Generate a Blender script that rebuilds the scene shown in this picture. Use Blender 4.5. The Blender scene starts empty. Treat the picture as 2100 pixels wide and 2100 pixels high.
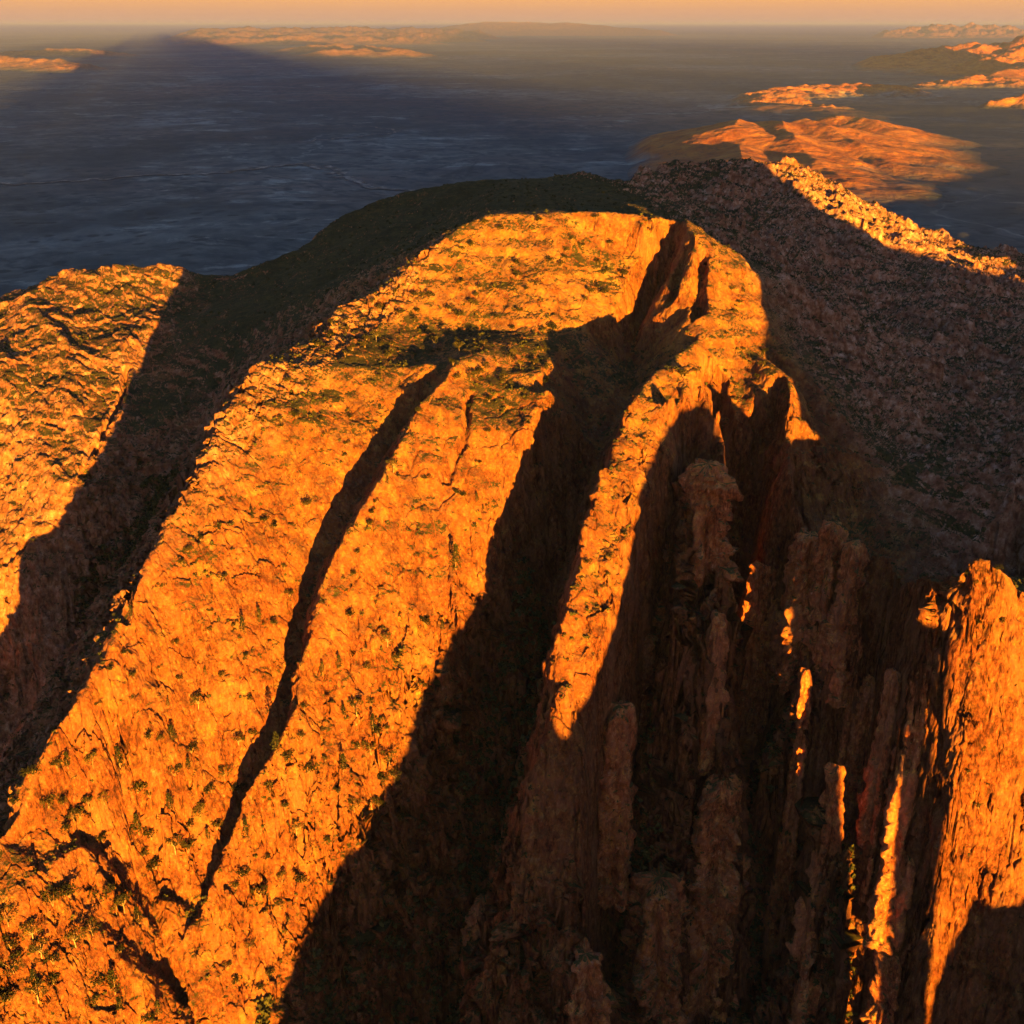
import bpy, math, random
import numpy as np
from mathutils import Vector
from mathutils.geometry import delaunay_2d_cdt
R = math.radians
random.seed(7)
C = bpy.context.scene.collection
S = bpy.context.scene

# ------------------------------------------------------------------ camera
PITCH = 23.9
cam = bpy.data.cameras.new('camera')
cam.sensor_width = cam.sensor_height = 36
cam.angle = R(50)
cam.clip_start, cam.clip_end = 1.0, 600000
co = bpy.data.objects.new('camera', cam); C.objects.link(co)
co.location = (0, 0, 0); co.rotation_euler = (R(90 - PITCH), 0, 0)
S.camera = co

# ------------------------------------------------------------------ sun and sky
SUN_AZ, SUN_EL = R(16.7), R(0.22)          # behind the camera, 16.7 degrees to its right
SUN = Vector((math.sin(SUN_AZ)*math.cos(SUN_EL), -math.cos(SUN_AZ)*math.cos(SUN_EL), math.sin(SUN_EL)))
sl = bpy.data.lights.new('sun', 'SUN'); sl.energy = 5.0; sl.angle = R(0.35); sl.color = (1.0, 0.435, 0.032)
so = bpy.data.objects.new('sun', sl); C.objects.link(so)
so.rotation_euler = SUN.to_track_quat('Z', 'Y').to_euler()

W = bpy.data.worlds.new('World'); S.world = W; W.use_nodes = True
wn, wl = W.node_tree.nodes, W.node_tree.links; wn.clear()
sky = wn.new('ShaderNodeTexSky'); sky.sky_type = 'NISHITA'; sky.sun_disc = False
sky.sun_elevation = SUN_EL; sky.sun_rotation = R(180) - SUN_AZ
sky.altitude = 800; sky.dust_density = 3.0
bg = wn.new('ShaderNodeBackground'); bg.inputs[1].default_value = 0.05
# dusk band (belt of Venus) low over the horizon, added to the sky model
tc = wn.new('ShaderNodeTexCoord'); sx = wn.new('ShaderNodeSeparateXYZ')
rp = wn.new('ShaderNodeValToRGB'); bg2 = wn.new('ShaderNodeBackground'); ad = wn.new('ShaderNodeAddShader')
wo = wn.new('ShaderNodeOutputWorld')
mr = wn.new('ShaderNodeMapRange'); mr.inputs[1].default_value = -0.02; mr.inputs[2].default_value = 0.38
wl.new(tc.outputs['Generated'], sx.inputs[0]); wl.new(sx.outputs[2], mr.inputs[0]); wl.new(mr.outputs[0], rp.inputs[0])
cr = rp.color_ramp
cr.elements[0].position = 0.0; cr.elements[0].color = (0.05016,0.03192,0.02736,1)
cr.elements[1].position = 1.0; cr.elements[1].color = (0.0045,0.0105,0.0275,1)
for p_, c_ in [(.05,(0.0684,0.038,0.03192,1)),(.0975,(0.1026,0.05092,0.02128,1)),(.12,(0.038,0.0228,0.01824,1)),(.16,(0.00456,0.00608,0.01064,1)),(.45,(0.0037,0.0070,0.0170,1))]:
    e = cr.elements.new(p_); e.color = c_
bg2.inputs[1].default_value = 1.0
wl.new(sky.outputs[0], bg.inputs[0]); wl.new(rp.outputs[0], bg2.inputs[0])
wl.new(bg.outputs[0], ad.inputs[0]); wl.new(bg2.outputs[0], ad.inputs[1]); wl.new(ad.outputs[0], wo.inputs[0])

S.view_settings.view_transform = 'Standard'; S.view_settings.look = 'None'
S.view_settings.exposure = 3.02; S.view_settings.gamma = 1.0
S.render.engine = 'CYCLES'
S.cycles.max_bounces = 4; S.cycles.diffuse_bounces = 1; S.cycles.volume_bounces = 0
S.cycles.use_denoising = True
S.cycles.sample_clamp_indirect = 4.0

# ------------------------------------------------------------------ break lines traced from image pixels at assumed depths (x, y, z in metres, camera at the origin)
RELIEF = {
    'plateau_back_edge': [(-540.2, 900.0, -240.4), (-404.1, 860.0, -198.1), (-366.0, 865.0, -184.1), (-341.9, 870.0, -179.3), (-303.0, 880.0, -178.0), (-260.4, 885.0, -182.0), (-229.9, 890.0, -185.1), (-191.1, 890.0, -182.6), (-180.2, 930.0, -171.3), (-150.7, 980.0, -152.1), (-115.3, 1000.0, -140.1), (-78.3, 1010.0, -131.9), (-45.2, 1010.0, -126.5), (-7.5, 1010.0, -124.2), (63.0, 1010.0, -123.3), (100.7, 1010.0, -127.8), (154.5, 1060.0, -123.2), (217.2, 1080.0, -122.2), (259.4, 1090.0, -120.9), (304.7, 1100.0, -140.7), (352.2, 1110.0, -167.2), (426.6, 1130.0, -197.5), (486.0, 1150.0, -216.1), (537.0, 1160.0, -224.6), (717.3, 1150.0, -261.5)],
    'front_rim': [(-118.2, 590.0, -157.6), (-93.9, 610.0, -142.3), (-73.8, 620.0, -135.0), (-50.8, 640.0, -121.5), (-29.8, 655.0, -107.7), (-14.4, 665.0, -102.3), (26.3, 665.0, -100.8), (72.7, 660.0, -100.0), (100.1, 655.0, -101.4), (116.9, 640.0, -111.8), (129.2, 620.0, -123.0), (132.6, 590.0, -145.8), (129.8, 565.0, -155.2), (138.4, 540.0, -158.0), (133.5, 500.0, -169.9), (124.4, 460.0, -176.3), (129.7, 436.0, -191.7), (140.4, 415.0, -195.8), (153.5, 400.0, -196.5), (149.0, 345.0, -168.9), (157.5, 336.0, -163.1), (168.1, 333.0, -169.0), (176.5, 335.0, -178.2), (198.0, 350.0, -179.8), (222.2, 355.0, -183.4)],
    'left_spur_shadow_side': [(-260.4, 885.0, -182.0), (-261.9, 800.0, -205.7), (-258.5, 730.0, -225.0), (-256.5, 650.0, -245.5), (-271.6, 620.0, -262.0), (-290.1, 600.0, -283.0), (-304.0, 585.0, -305.8)],
    'left_spur_foot': [(-354.5, 560.0, -227.1), (-306.9, 560.0, -360.7)],
    'valley_by_left_spur': [(-173.4, 760.0, -187.8), (-188.8, 720.0, -210.7), (-201.0, 690.0, -227.1), (-210.5, 650.0, -252.7), (-221.5, 620.0, -276.2), (-233.9, 590.0, -304.9), (-251.6, 570.0, -330.0), (-273.3, 550.0, -354.3), (-305.0, 540.0, -396.1), (-351.0, 520.0, -434.8)],
    'first_slab_left_crest': [(-118.2, 590.0, -157.6), (-122.8, 555.0, -155.3), (-128.3, 530.0, -153.7), (-133.0, 500.0, -164.6), (-138.9, 468.0, -176.8), (-144.9, 440.0, -190.9), (-152.3, 412.0, -205.4), (-160.2, 390.0, -220.9), (-163.0, 370.0, -232.2), (-175.6, 350.0, -246.9), (-181.2, 338.0, -260.0), (-189.1, 322.0, -274.1), (-204.1, 300.0, -283.8)],
    'slab_shoulder_a': [(-128.3, 530.0, -153.7), (-98.5, 540.0, -158.0), (-55.5, 540.0, -159.4), (-39.8, 540.0, -158.0)],
    'first_slab_right_edge': [(-40.0, 536.0, -153.5), (-58.4, 521.0, -168.8), (-73.4, 500.0, -183.4), (-83.3, 481.0, -197.8), (-94.2, 461.0, -213.4), (-98.2, 446.0, -227.7), (-101.3, 424.0, -248.2), (-102.4, 403.0, -265.0), (-110.9, 389.0, -279.9), (-118.9, 376.0, -303.1), (-132.4, 353.0, -333.9)],
    'second_slab_left_edge': [(-28.3, 527.0, -151.0), (-41.1, 496.0, -163.3), (-54.8, 471.0, -177.9), (-65.3, 451.0, -191.8), (-75.6, 434.0, -206.0), (-82.1, 418.0, -219.8), (-86.5, 399.0, -236.1), (-89.2, 381.0, -253.1), (-97.8, 371.0, -269.5), (-109.5, 361.0, -292.3), (-125.9, 345.0, -327.8)],
    'slab_shoulder_b': [(-29.1, 532.0, -154.0), (-17.3, 522.0, -161.4), (8.8, 514.0, -163.2), (20.3, 510.0, -162.0)],
    'bench_foot': [(-98.2, 575.0, -153.6), (-59.7, 590.0, -151.7), (-19.1, 590.0, -151.7), (9.7, 582.0, -152.0)],
    'second_slab_foot': [(-126.1, 346.0, -328.7), (-116.8, 336.0, -345.9), (-114.9, 322.0, -369.1), (-120.5, 300.0, -392.3)],
    'second_slab_right_edge': [(20.3, 510.0, -162.0), (4.7, 485.0, -177.9), (-5.1, 468.0, -195.1), (-11.1, 455.0, -210.6), (-14.6, 442.0, -225.7), (-27.1, 421.0, -246.5), (-38.2, 404.0, -265.7), (-46.9, 388.0, -287.4), (-59.9, 374.0, -307.1), (-72.6, 362.0, -322.2), (-83.1, 351.0, -337.8), (-92.2, 338.0, -356.7), (-101.1, 326.0, -373.7), (-113.7, 310.0, -405.4)],
    'left_spur_break': [(-415.3, 700.0, -241.6), (-347.5, 720.0, -214.4), (-311.5, 730.0, -213.6), (-273.6, 742.0, -213.3)],
    'lower_lobe_crest': [(-202.4, 290.0, -298.5), (-184.4, 303.0, -292.1), (-174.8, 315.0, -286.6), (-165.1, 331.0, -287.7), (-163.9, 345.0, -301.7), (-155.9, 346.0, -317.6)],
    'ravine_head': [(-206.4, 322.0, -302.0), (-187.4, 328.0, -294.5), (-169.9, 332.0, -289.8)],
    'lower_cleft': [(-151.5, 350.0, -331.1), (-141.5, 339.0, -346.1), (-134.1, 329.0, -361.7), (-131.3, 323.0, -370.3)],
    'lower_cleft_left': [(-153.2, 344.0, -325.4), (-143.0, 330.0, -336.9), (-132.7, 318.0, -349.6), (-129.1, 310.0, -355.4)],
    'lower_cleft_right': [(-143.1, 344.0, -322.6), (-134.7, 334.0, -338.1), (-127.5, 324.0, -353.3), (-125.7, 318.0, -364.5)],
    'lower_lobe_front': [(-182.6, 284.0, -325.6), (-171.8, 272.0, -355.7)],
    'great_gully': [(65.9, 560.0, -177.0), (43.9, 520.0, -196.4), (35.3, 500.0, -219.8), (21.9, 475.0, -263.0), (16.4, 450.0, -292.9), (6.0, 425.0, -320.8), (-4.0, 405.0, -351.0), (-8.8, 385.0, -380.0), (-20.9, 365.0, -418.4), (-33.2, 350.0, -457.7)],
    'third_spur_left_edge': [(67.2, 500.0, -148.9), (53.0, 470.0, -150.3), (36.1, 425.0, -167.6), (25.1, 392.0, -193.1), (16.2, 368.0, -215.4), (14.8, 350.0, -234.9), (6.8, 340.0, -254.2), (0.8, 325.0, -281.7), (-6.1, 310.0, -306.0), (-7.1, 295.0, -338.2), (-8.0, 280.0, -366.2)],
    'third_spur_right_edge': [(90.7, 500.0, -146.3), (67.1, 466.0, -155.9), (53.3, 428.0, -173.6), (49.0, 398.0, -196.0), (42.3, 375.0, -214.7), (31.3, 358.0, -230.6), (26.9, 345.0, -248.2), (24.6, 325.0, -281.7), (22.3, 305.0, -314.0), (18.5, 296.0, -339.3), (16.5, 282.0, -368.8)],
    'gully_b': [(81.0, 480.0, -194.7), (74.0, 455.0, -237.9), (65.8, 430.0, -279.9), (54.1, 405.0, -320.5), (45.6, 380.0, -344.2), (37.9, 360.0, -370.6), (35.4, 345.0, -395.5), (33.6, 335.0, -438.1)],
    'buttress_left': [(75.3, 480.0, -163.1), (72.8, 440.0, -173.5), (69.7, 415.0, -192.1), (71.4, 400.0, -216.5)],
    'buttress_right': [(98.5, 478.0, -167.6), (91.7, 440.0, -173.5), (85.4, 418.0, -193.5), (75.7, 402.0, -217.6)],
    'gully_c': [(111.9, 525.0, -181.2), (124.4, 515.0, -223.5), (122.4, 505.0, -264.0), (107.7, 480.0, -296.5), (86.1, 430.0, -309.4), (79.2, 410.0, -324.4), (77.3, 370.0, -424.1), (76.6, 350.0, -457.7)],
    'chasm_floor': [(138.5, 470.0, -217.6), (131.4, 465.0, -257.5), (121.3, 450.0, -292.9), (120.0, 430.0, -324.6)],
    'amphitheatre_floor': [(142.9, 430.0, -260.0), (158.4, 420.0, -254.0), (169.0, 405.0, -231.9)],
    'columnar_wall_crest': [(117.2, 402.0, -259.0), (134.0, 398.0, -255.1), (150.9, 396.0, -251.2), (163.2, 396.0, -243.3), (170.6, 400.0, -231.6)],
    'columnar_wall_foot': [(134.1, 392.0, -449.4), (147.9, 394.0, -451.6), (177.6, 396.0, -453.9), (193.4, 396.0, -453.9)],
    'columnar_wall_left': [(117.2, 402.0, -259.0), (118.1, 402.0, -303.5), (118.3, 400.0, -346.7), (121.9, 396.0, -407.6), (123.7, 392.0, -449.4), (124.5, 385.0, -503.5)],
    'fifth_spur_left_edge': [(152.2, 352.0, -179.7), (150.8, 346.0, -202.5), (155.5, 338.0, -220.0), (159.2, 328.0, -236.0), (158.6, 323.0, -255.6), (157.7, 322.0, -289.1), (159.7, 317.0, -326.3), (162.3, 313.0, -358.8), (166.2, 308.0, -402.8)],
    'fifth_spur_right_edge': [(178.7, 338.0, -183.0), (184.0, 328.0, -236.0), (187.4, 322.0, -269.2), (189.3, 316.0, -296.4), (189.1, 310.0, -319.1), (192.6, 305.0, -349.6), (197.4, 300.0, -392.3)],
    'gully_d': [(236.4, 380.0, -247.3), (228.4, 345.0, -299.0), (226.6, 320.0, -366.8), (229.9, 310.0, -405.4)],
    'pillar_left': [(76.3, 372.0, -294.4), (73.9, 362.0, -313.8), (72.5, 352.0, -350.4), (69.2, 342.0, -392.0)],
    'pillar_right': [(93.6, 372.0, -288.9), (96.0, 362.0, -313.8), (96.6, 350.0, -348.4), (96.4, 340.0, -389.7)],
    'gully_e': [(112.2, 410.0, -324.4), (112.1, 390.0, -368.9), (108.8, 360.0, -412.7), (109.5, 350.0, -457.7)],
    'pinnacle_a': [(127.0, 366.0, -282.1), (130.1, 361.0, -301.8), (128.6, 357.0, -320.6), (127.8, 350.0, -348.4)],
    'pinnacle_b': [(141.8, 350.0, -341.4), (143.9, 343.0, -364.9), (146.9, 340.0, -389.7), (150.0, 330.0, -431.6)],
    'notch_floor': [(85.6, 680.0, -110.9), (92.6, 665.0, -138.3), (78.2, 640.0, -161.3), (65.4, 600.0, -172.5), (65.9, 560.0, -177.0)],
    'rib_left_crest': [(100.1, 655.0, -101.4), (99.7, 625.0, -106.3), (101.4, 600.0, -119.0), (104.5, 588.0, -133.7), (99.2, 560.0, -149.6), (90.1, 545.0, -149.7), (72.4, 510.0, -151.9), (67.2, 500.0, -148.9)],
    'notch_left_edge': [(73.6, 650.0, -107.5), (74.7, 645.0, -121.8), (57.6, 608.0, -145.7), (38.8, 588.0, -152.6), (23.7, 570.0, -155.2)],
    'outer_slope_a': [(256.6, 760.0, -203.0), (300.0, 720.0, -214.4), (339.2, 700.0, -215.7), (472.2, 700.0, -230.4)],
    'outer_slope_b': [(159.5, 520.0, -199.3), (191.1, 500.0, -202.8), (239.4, 470.0, -206.6), (334.2, 470.0, -220.3)],
    'outer_slope_c': [(256.7, 900.0, -178.6), (312.6, 880.0, -191.5), (406.8, 860.0, -212.5), (545.0, 860.0, -229.7)],
    'cleft_floor': [(-35.3, 532.4, -156.5), (-51.5, 511.0, -184.8), (-66.0, 488.4, -199.4), (-76.1, 469.0, -213.8), (-86.8, 450.2, -229.4), (-91.8, 434.8, -243.7), (-95.4, 414.0, -264.2), (-97.1, 394.2, -281.0), (-105.7, 381.8, -295.9), (-115.1, 370.0, -319.1), (-129.8, 349.8, -336.9)],
    'surroundings_a': [(147, 352, -300), (149, 342, -360), (151, 330, -420), (153, 320, -460), (155, 308, -500)],
    'surroundings_b': [(-260, 200, -440), (-180, 215, -420), (-110, 250, -410), (-93, 284, -430), (-50, 270, -460), (50, 250, -500), (120, 280, -520), (165, 280, -480), (260, 260, -450)],
    'surroundings_c': [(-700, 700, -480), (-800, 1300, -700), (-300, 1700, -700), (500, 1800, -700), (1000, 1500, -600), (900, 900, -450), (700, 400, -350), (450, 150, -500), (0, 120, -680), (-300, 150, -600), (-600, 400, -450), (-700, 700, -480)],
    'surroundings_d': [(-583.4, 972.0, -290.4), (-436.4, 928.8, -248.1), (-395.2, 934.2, -234.1), (-369.3, 939.6, -229.3), (-327.2, 950.4, -228.0), (-281.2, 955.8, -232.0), (-248.3, 961.2, -235.1), (-206.4, 961.2, -232.6), (-194.7, 1004.4, -221.3), (-162.8, 1058.4, -202.1), (-124.5, 1080.0, -190.1), (-84.5, 1090.8, -181.9), (-48.8, 1090.8, -176.5), (-8.1, 1090.8, -174.2), (68.0, 1090.8, -173.3), (108.8, 1090.8, -177.8), (166.8, 1144.8, -173.2), (234.6, 1166.4, -172.2), (280.2, 1177.2, -170.9), (329.1, 1188.0, -190.7), (380.4, 1198.8, -217.2), (460.8, 1220.4, -247.5), (524.9, 1242.0, -266.1), (579.9, 1252.8, -274.6), (774.7, 1242.0, -311.5)],
    'surroundings_e': [(106.5, 492, -300), (99.7, 454, -370), (93.4, 432, -410), (83.7, 416, -425)],
}
ADDED_SHADOW_CREST = [(-1000, -700), (-60, -470), (-20, -405), (-3, -374), (9, -357), (21, -338), (34, -322), (50, -307), (67, -287), (79, -266), (95, -246), (113, -232), (116, -243), (133, -231), (148, -215), (161, -196), (174, -174), (198, -160), (230, -160), (231, -420), (237, -410), (237.8, -195), (246, -195), (247, -380), (250, -340), (258, -305), (282, -290), (284, -175), (290, -157), (297, -150), (312, -132), (318, -100), (350, -30), (400, -30), (420, -50), (530, -112), (545, -143), (589, -170), (659, -190), (700, -197), (745, -202), (758, -150), (1050, -170), (1400, -330), (1900, -600), (2500, -700)]  # unseen added ridge: crest profile shaped to throw the shadows
CLEFTS = [([(-134.7, 494.0), (-147.7, 478.0), (-160.0, 460.0), (-157.9, 408.0), (-158.8, 394.0)], 6, 2.5), ([(-20.9, 513.0), (-21.5, 492.0), (-28.0, 474.0), (-31.2, 467.0)], 5, 2), ([(102.7, 542.0), (103.3, 516.0), (108.7, 518.0)], 24, 8), ([(169.2, 330.0), (172.2, 326.0), (175.6, 320.0)], 8, 2.5), ([(173.3, 332.0), (178.3, 328.0), (181.1, 324.0)], 4, 2), ([(-47.9, 420.0), (-52.8, 402.0), (-62.3, 388.0)], 4, 2), ([(96.2, 622.0), (90.4, 602.0)], 12, 4), ([(105.1, 612.0), (100.0, 580.0)], 14, 4), ([(-264.3, 739.0), (-260.0, 679.0), (-264.7, 630.0)], 9, 2.5), ([(-291.0, 602.0), (-302.1, 590.0)], 9, 3), ([(-73.5, 402.0), (-80.5, 378.0), (-86.9, 368.0)], 4, 2)]
PILLARS = [(83.1, 434.4, -171.6, -268.7, 10.2), (84.7, 395.6, -222.9, -293.5, 4.4), (115.8, 455.0, -228.3, -300.5, 5.4), (123.6, 449.2, -244.1, -315.5, 3.2), (129.0, 429.2, -201.7, -273.0, 6.9), (135.0, 418.9, -191.7, -272.0, 5.6), (140.6, 405.2, -193.7, -266.5, 5.0), (125.0, 397.8, -252.9, -403.4, 4.1), (144.6, 396.1, -255.9, -376.1, 3.4), (151.0, 393.5, -253.0, -356.1, 4.5), (147.0, 356.7, -227.0, -364.6, 4.3), (150.2, 341.7, -213.6, -336.6, 4.3), (87.0, 366.6, -286.2, -451.4, 9.9), (121.5, 395.1, -314.9, -481.2, 5.2), (125.2, 350.6, -332.0, -430.8, 6.2), (60.4, 349.9, -322.5, -433.1, 11.0), (60.5, 417.3, -245.9, -336.1, 4.9), (42.3, 370.5, -251.0, -340.5, 6.4), (115.3, 445.6, -300.7, -372.9, 4.4), (130.8, 359.7, -273.3, -367.4, 4.3), (153.6, 332.2, -295.6, -409.0, 5.1), (26.4, 302.2, -312.4, -375.8, 6.9), (-14.7, 374.1, -357.6, -458.3, 7.1)]   # x, y, top, foot, half width

# ------------------------------------------------------------------ numpy noise
def _hash(i, j, k, seed):
    with np.errstate(over='ignore'):
        h = (i.astype(np.uint32)*np.uint32(374761393) + j.astype(np.uint32)*np.uint32(668265263)
             + k.astype(np.uint32)*np.uint32(2147483647) + np.uint32(seed*1274126177 % 4294967295))
        h = (h ^ (h >> np.uint32(13)))*np.uint32(1274126177)
        h = (h ^ (h >> np.uint32(16)))*np.uint32(2246822519)
        h ^= h >> np.uint32(15)
    return (h & np.uint32(0xFFFFFF)).astype(np.float32)/np.float32(0xFFFFFF)
def _ii(a): return a.astype(np.int64) & 0xFFFFFFFF
def noise2(x, y, scale, seed=0):
    """smooth value-gradient noise in -1..1 with features about SCALE metres wide"""
    x = np.asarray(x)/scale; y = np.asarray(y)/scale
    i = np.floor(x); j = np.floor(y); fx = (x-i).astype(np.float32); fy = (y-j).astype(np.float32)
    z0 = np.zeros_like(_ii(i))
    out = 0
    ux = fx*fx*fx*(fx*(fx*6-15)+10); uy = fy*fy*fy*(fy*(fy*6-15)+10)
    for di in (0, 1):
        for dj in (0, 1):
            a = _hash(_ii(i+di), _ii(j+dj), z0, seed)*6.2831853
            g = np.cos(a)*(fx-di) + np.sin(a)*(fy-dj)
            out = out + g*(ux if di else 1-ux)*(uy if dj else 1-uy)
    return out*1.4
def fbm2(x, y, scale, octv, seed=0, gain=0.5):
    o = 0; a = 1
    for k in range(octv):
        o = o + a*noise2(x, y, scale/2**k, seed+17*k); a *= gain
    return o
def ridged2(x, y, scale, octv, seed=0, gain=0.5):
    o = 0; a = 1
    for k in range(octv):
        o = o + a*(1-2*np.abs(noise2(x, y, scale/2**k, seed+31*k))); a *= gain
    return o
def cells2(x, y, scale, seed=0):
    """cell noise: (distance to the nearest crack 0.., random value of the cell)"""
    x = np.asarray(x)/scale; y = np.asarray(y)/scale
    i = np.floor(x); j = np.floor(y)
    d1 = np.full(x.shape, 9., np.float32); d2 = d1.copy(); v = np.zeros(x.shape, np.float32)
    z0 = np.zeros_like(_ii(i))
    for di in (-1, 0, 1):
        for dj in (-1, 0, 1):
            a, b = _ii(i+di), _ii(j+dj)
            cx = i+di+_hash(a, b, z0, seed)*.9; cy = j+dj+_hash(a, b, z0, seed+5)*.9
            d = np.sqrt((cx-x)**2+(cy-y)**2).astype(np.float32)
            n = d < d1
            d2 = np.where(n, d1, np.minimum(d2, d)); v = np.where(n, _hash(a, b, z0, seed+9), v); d1 = np.where(n, d, d1)
    return d2-d1, v

# ------------------------------------------------------------------ relief of the mountain
def triangulated_grid(lines, gx, gy):
    """height grid interpolated over a constrained triangulation of break lines unprojected from image pixels"""
    pts, zs, edges, key = [], [], [], {}
    def add(p):
        k = (round(p[0], 1), round(p[1], 1))
        if k not in key:
            key[k] = len(pts); pts.append(Vector((p[0], p[1]))); zs.append(p[2])
        return key[k]
    for L in lines:
        ids = [add(p) for p in L]
        edges += [(a, b) for a, b in zip(ids[:-1], ids[1:]) if a != b]
    vs, es, fs, ov, oe, of = delaunay_2d_cdt(pts, edges, [], 0, 1e-4, True)
    Z = []
    for i, o in enumerate(ov):
        if o: Z.append(zs[o[0]]); continue
        best = None
        for a, b in edges:
            d = pts[b]-pts[a]; t = (vs[i]-pts[a]).dot(d)/d.length_squared
            if -.001 <= t <= 1.001 and (pts[a]+d*t-vs[i]).length < .5:
                z = zs[a]+(zs[b]-zs[a])*t; best = z if best is None else max(best, z)
        Z.append(best if best is not None else -200)
    H = np.full((len(gy), len(gx)), -700.); dx, dy = gx[1]-gx[0], gy[1]-gy[0]
    for f in fs:
        (x0, y0), (x1, y1), (x2, y2) = [vs[i] for i in f]; z = [Z[i] for i in f]
        i0 = max(0, math.ceil((min(x0, x1, x2)-gx[0])/dx-1e-6)); i1 = min(len(gx)-1, math.floor((max(x0, x1, x2)-gx[0])/dx+1e-6))
        j0 = max(0, math.ceil((min(y0, y1, y2)-gy[0])/dy-1e-6)); j1 = min(len(gy)-1, math.floor((max(y0, y1, y2)-gy[0])/dy+1e-6))
        D = (x1-x0)*(y2-y0)-(x2-x0)*(y1-y0)
        if i1 < i0 or j1 < j0 or abs(D) < 1e-9: continue
        X, Y = np.meshgrid(gx[i0:i1+1], gy[j0:j1+1])
        w1 = ((X-x0)*(y2-y0)-(x2-x0)*(Y-y0))/D; w2 = ((x1-x0)*(Y-y0)-(X-x0)*(y1-y0))/D; w0 = 1-w1-w2
        m = (w0 >= -1e-6) & (w1 >= -1e-6) & (w2 >= -1e-6)
        sub = H[j0:j1+1, i0:i1+1]; sub[m] = (w0*z[0]+w1*z[1]+w2*z[2])[m]
    return H
def blur(H, s):
    r = int(3*s)+1; k = np.exp(-0.5*(np.arange(-r, r+1)/s)**2); k /= k.sum()
    P = np.pad(H, ((r, r), (0, 0)), 'edge'); H = sum(k[i]*P[i:i+H.shape[0]] for i in range(2*r+1))
    P = np.pad(H, ((0, 0), (r, r)), 'edge'); return sum(k[i]*P[:, i:i+H.shape[1]] for i in range(2*r+1))
GX = np.arange(-620, 760, 1.0); GY = np.arange(180, 1500, 1.0)
BASE = blur(triangulated_grid(RELIEF.values(), GX, GY), 1.2)
_gx, _gy = np.meshgrid(GX, GY)
for pts, dep, hw in CLEFTS:                       # narrow joints cut into the slabs
    D = np.full(BASE.shape, 1e9)
    for (ax, ay), (bx, by) in zip(pts[:-1], pts[1:]):
        dx, dy = bx-ax, by-ay; s_ = np.clip(((_gx-ax)*dx+(_gy-ay)*dy)/(dx*dx+dy*dy), 0, 1)
        D = np.minimum(D, np.sqrt((_gx-ax-s_*dx)**2+(_gy-ay-s_*dy)**2))
    BASE -= dep*np.clip(1-D/hw, 0, 1)**.7
_sy, _sx = np.gradient(blur(BASE, 5)); SLOPE = np.sqrt(_sx**2+_sy**2)
def noise3(x, y, z, scale, seed=0):
    x, y, z = x/scale, y/scale, z/scale
    i, j, k = np.floor(x), np.floor(y), np.floor(z); fx, fy, fz = [(a-b).astype(np.float32) for a, b in ((x, i), (y, j), (z, k))]
    ux, uy, uz = [f*f*(3-2*f) for f in (fx, fy, fz)]; o = 0
    for di in (0, 1):
        for dj in (0, 1):
            for dk in (0, 1):
                o = o + _hash(_ii(i+di), _ii(j+dj), _ii(k+dk), seed)*(ux if di else 1-ux)*(uy if dj else 1-uy)*(uz if dk else 1-uz)
    return o*2-1
def samp(H, x, y):
    u = np.clip(x-GX[0], 0, len(GX)-1.001); v = np.clip(y-GY[0], 0, len(GY)-1.001)
    i = u.astype(int); j = v.astype(int); fu = u-i; fv = v-j
    return H[j, i]*(1-fu)*(1-fv)+H[j, i+1]*fu*(1-fv)+H[j+1, i]*(1-fu)*fv+H[j+1, i+1]*fu*fv
def chasm_mask(x, y):
    """the craggy, much jointed walls: the valley left of the first slab and the chasm right of the second"""
    f = -(x+116+.5*(480-y)); left = np.clip((f-2)/10, 0, 1)*np.clip((x+272)/12, 0, 1)*np.clip((700-y)/60, 0, 1)
    g = x-(19-.72*(510-y)); u_ = .958*x+.287*y
    s_ = np.clip(((x-22)*40+(y-352)*116)/(40*40+116*116.), -.1, 1.1); dl = np.hypot(x-22-40*s_, y-352-116*s_)
    right = np.clip((g-6)/12, 0, 1)*np.clip((236-u_)/6, 0, 1)*np.clip((475-y)/30, 0, 1)*np.clip((dl-17)/8, 0, 1)
    return np.maximum(left, right)
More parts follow.
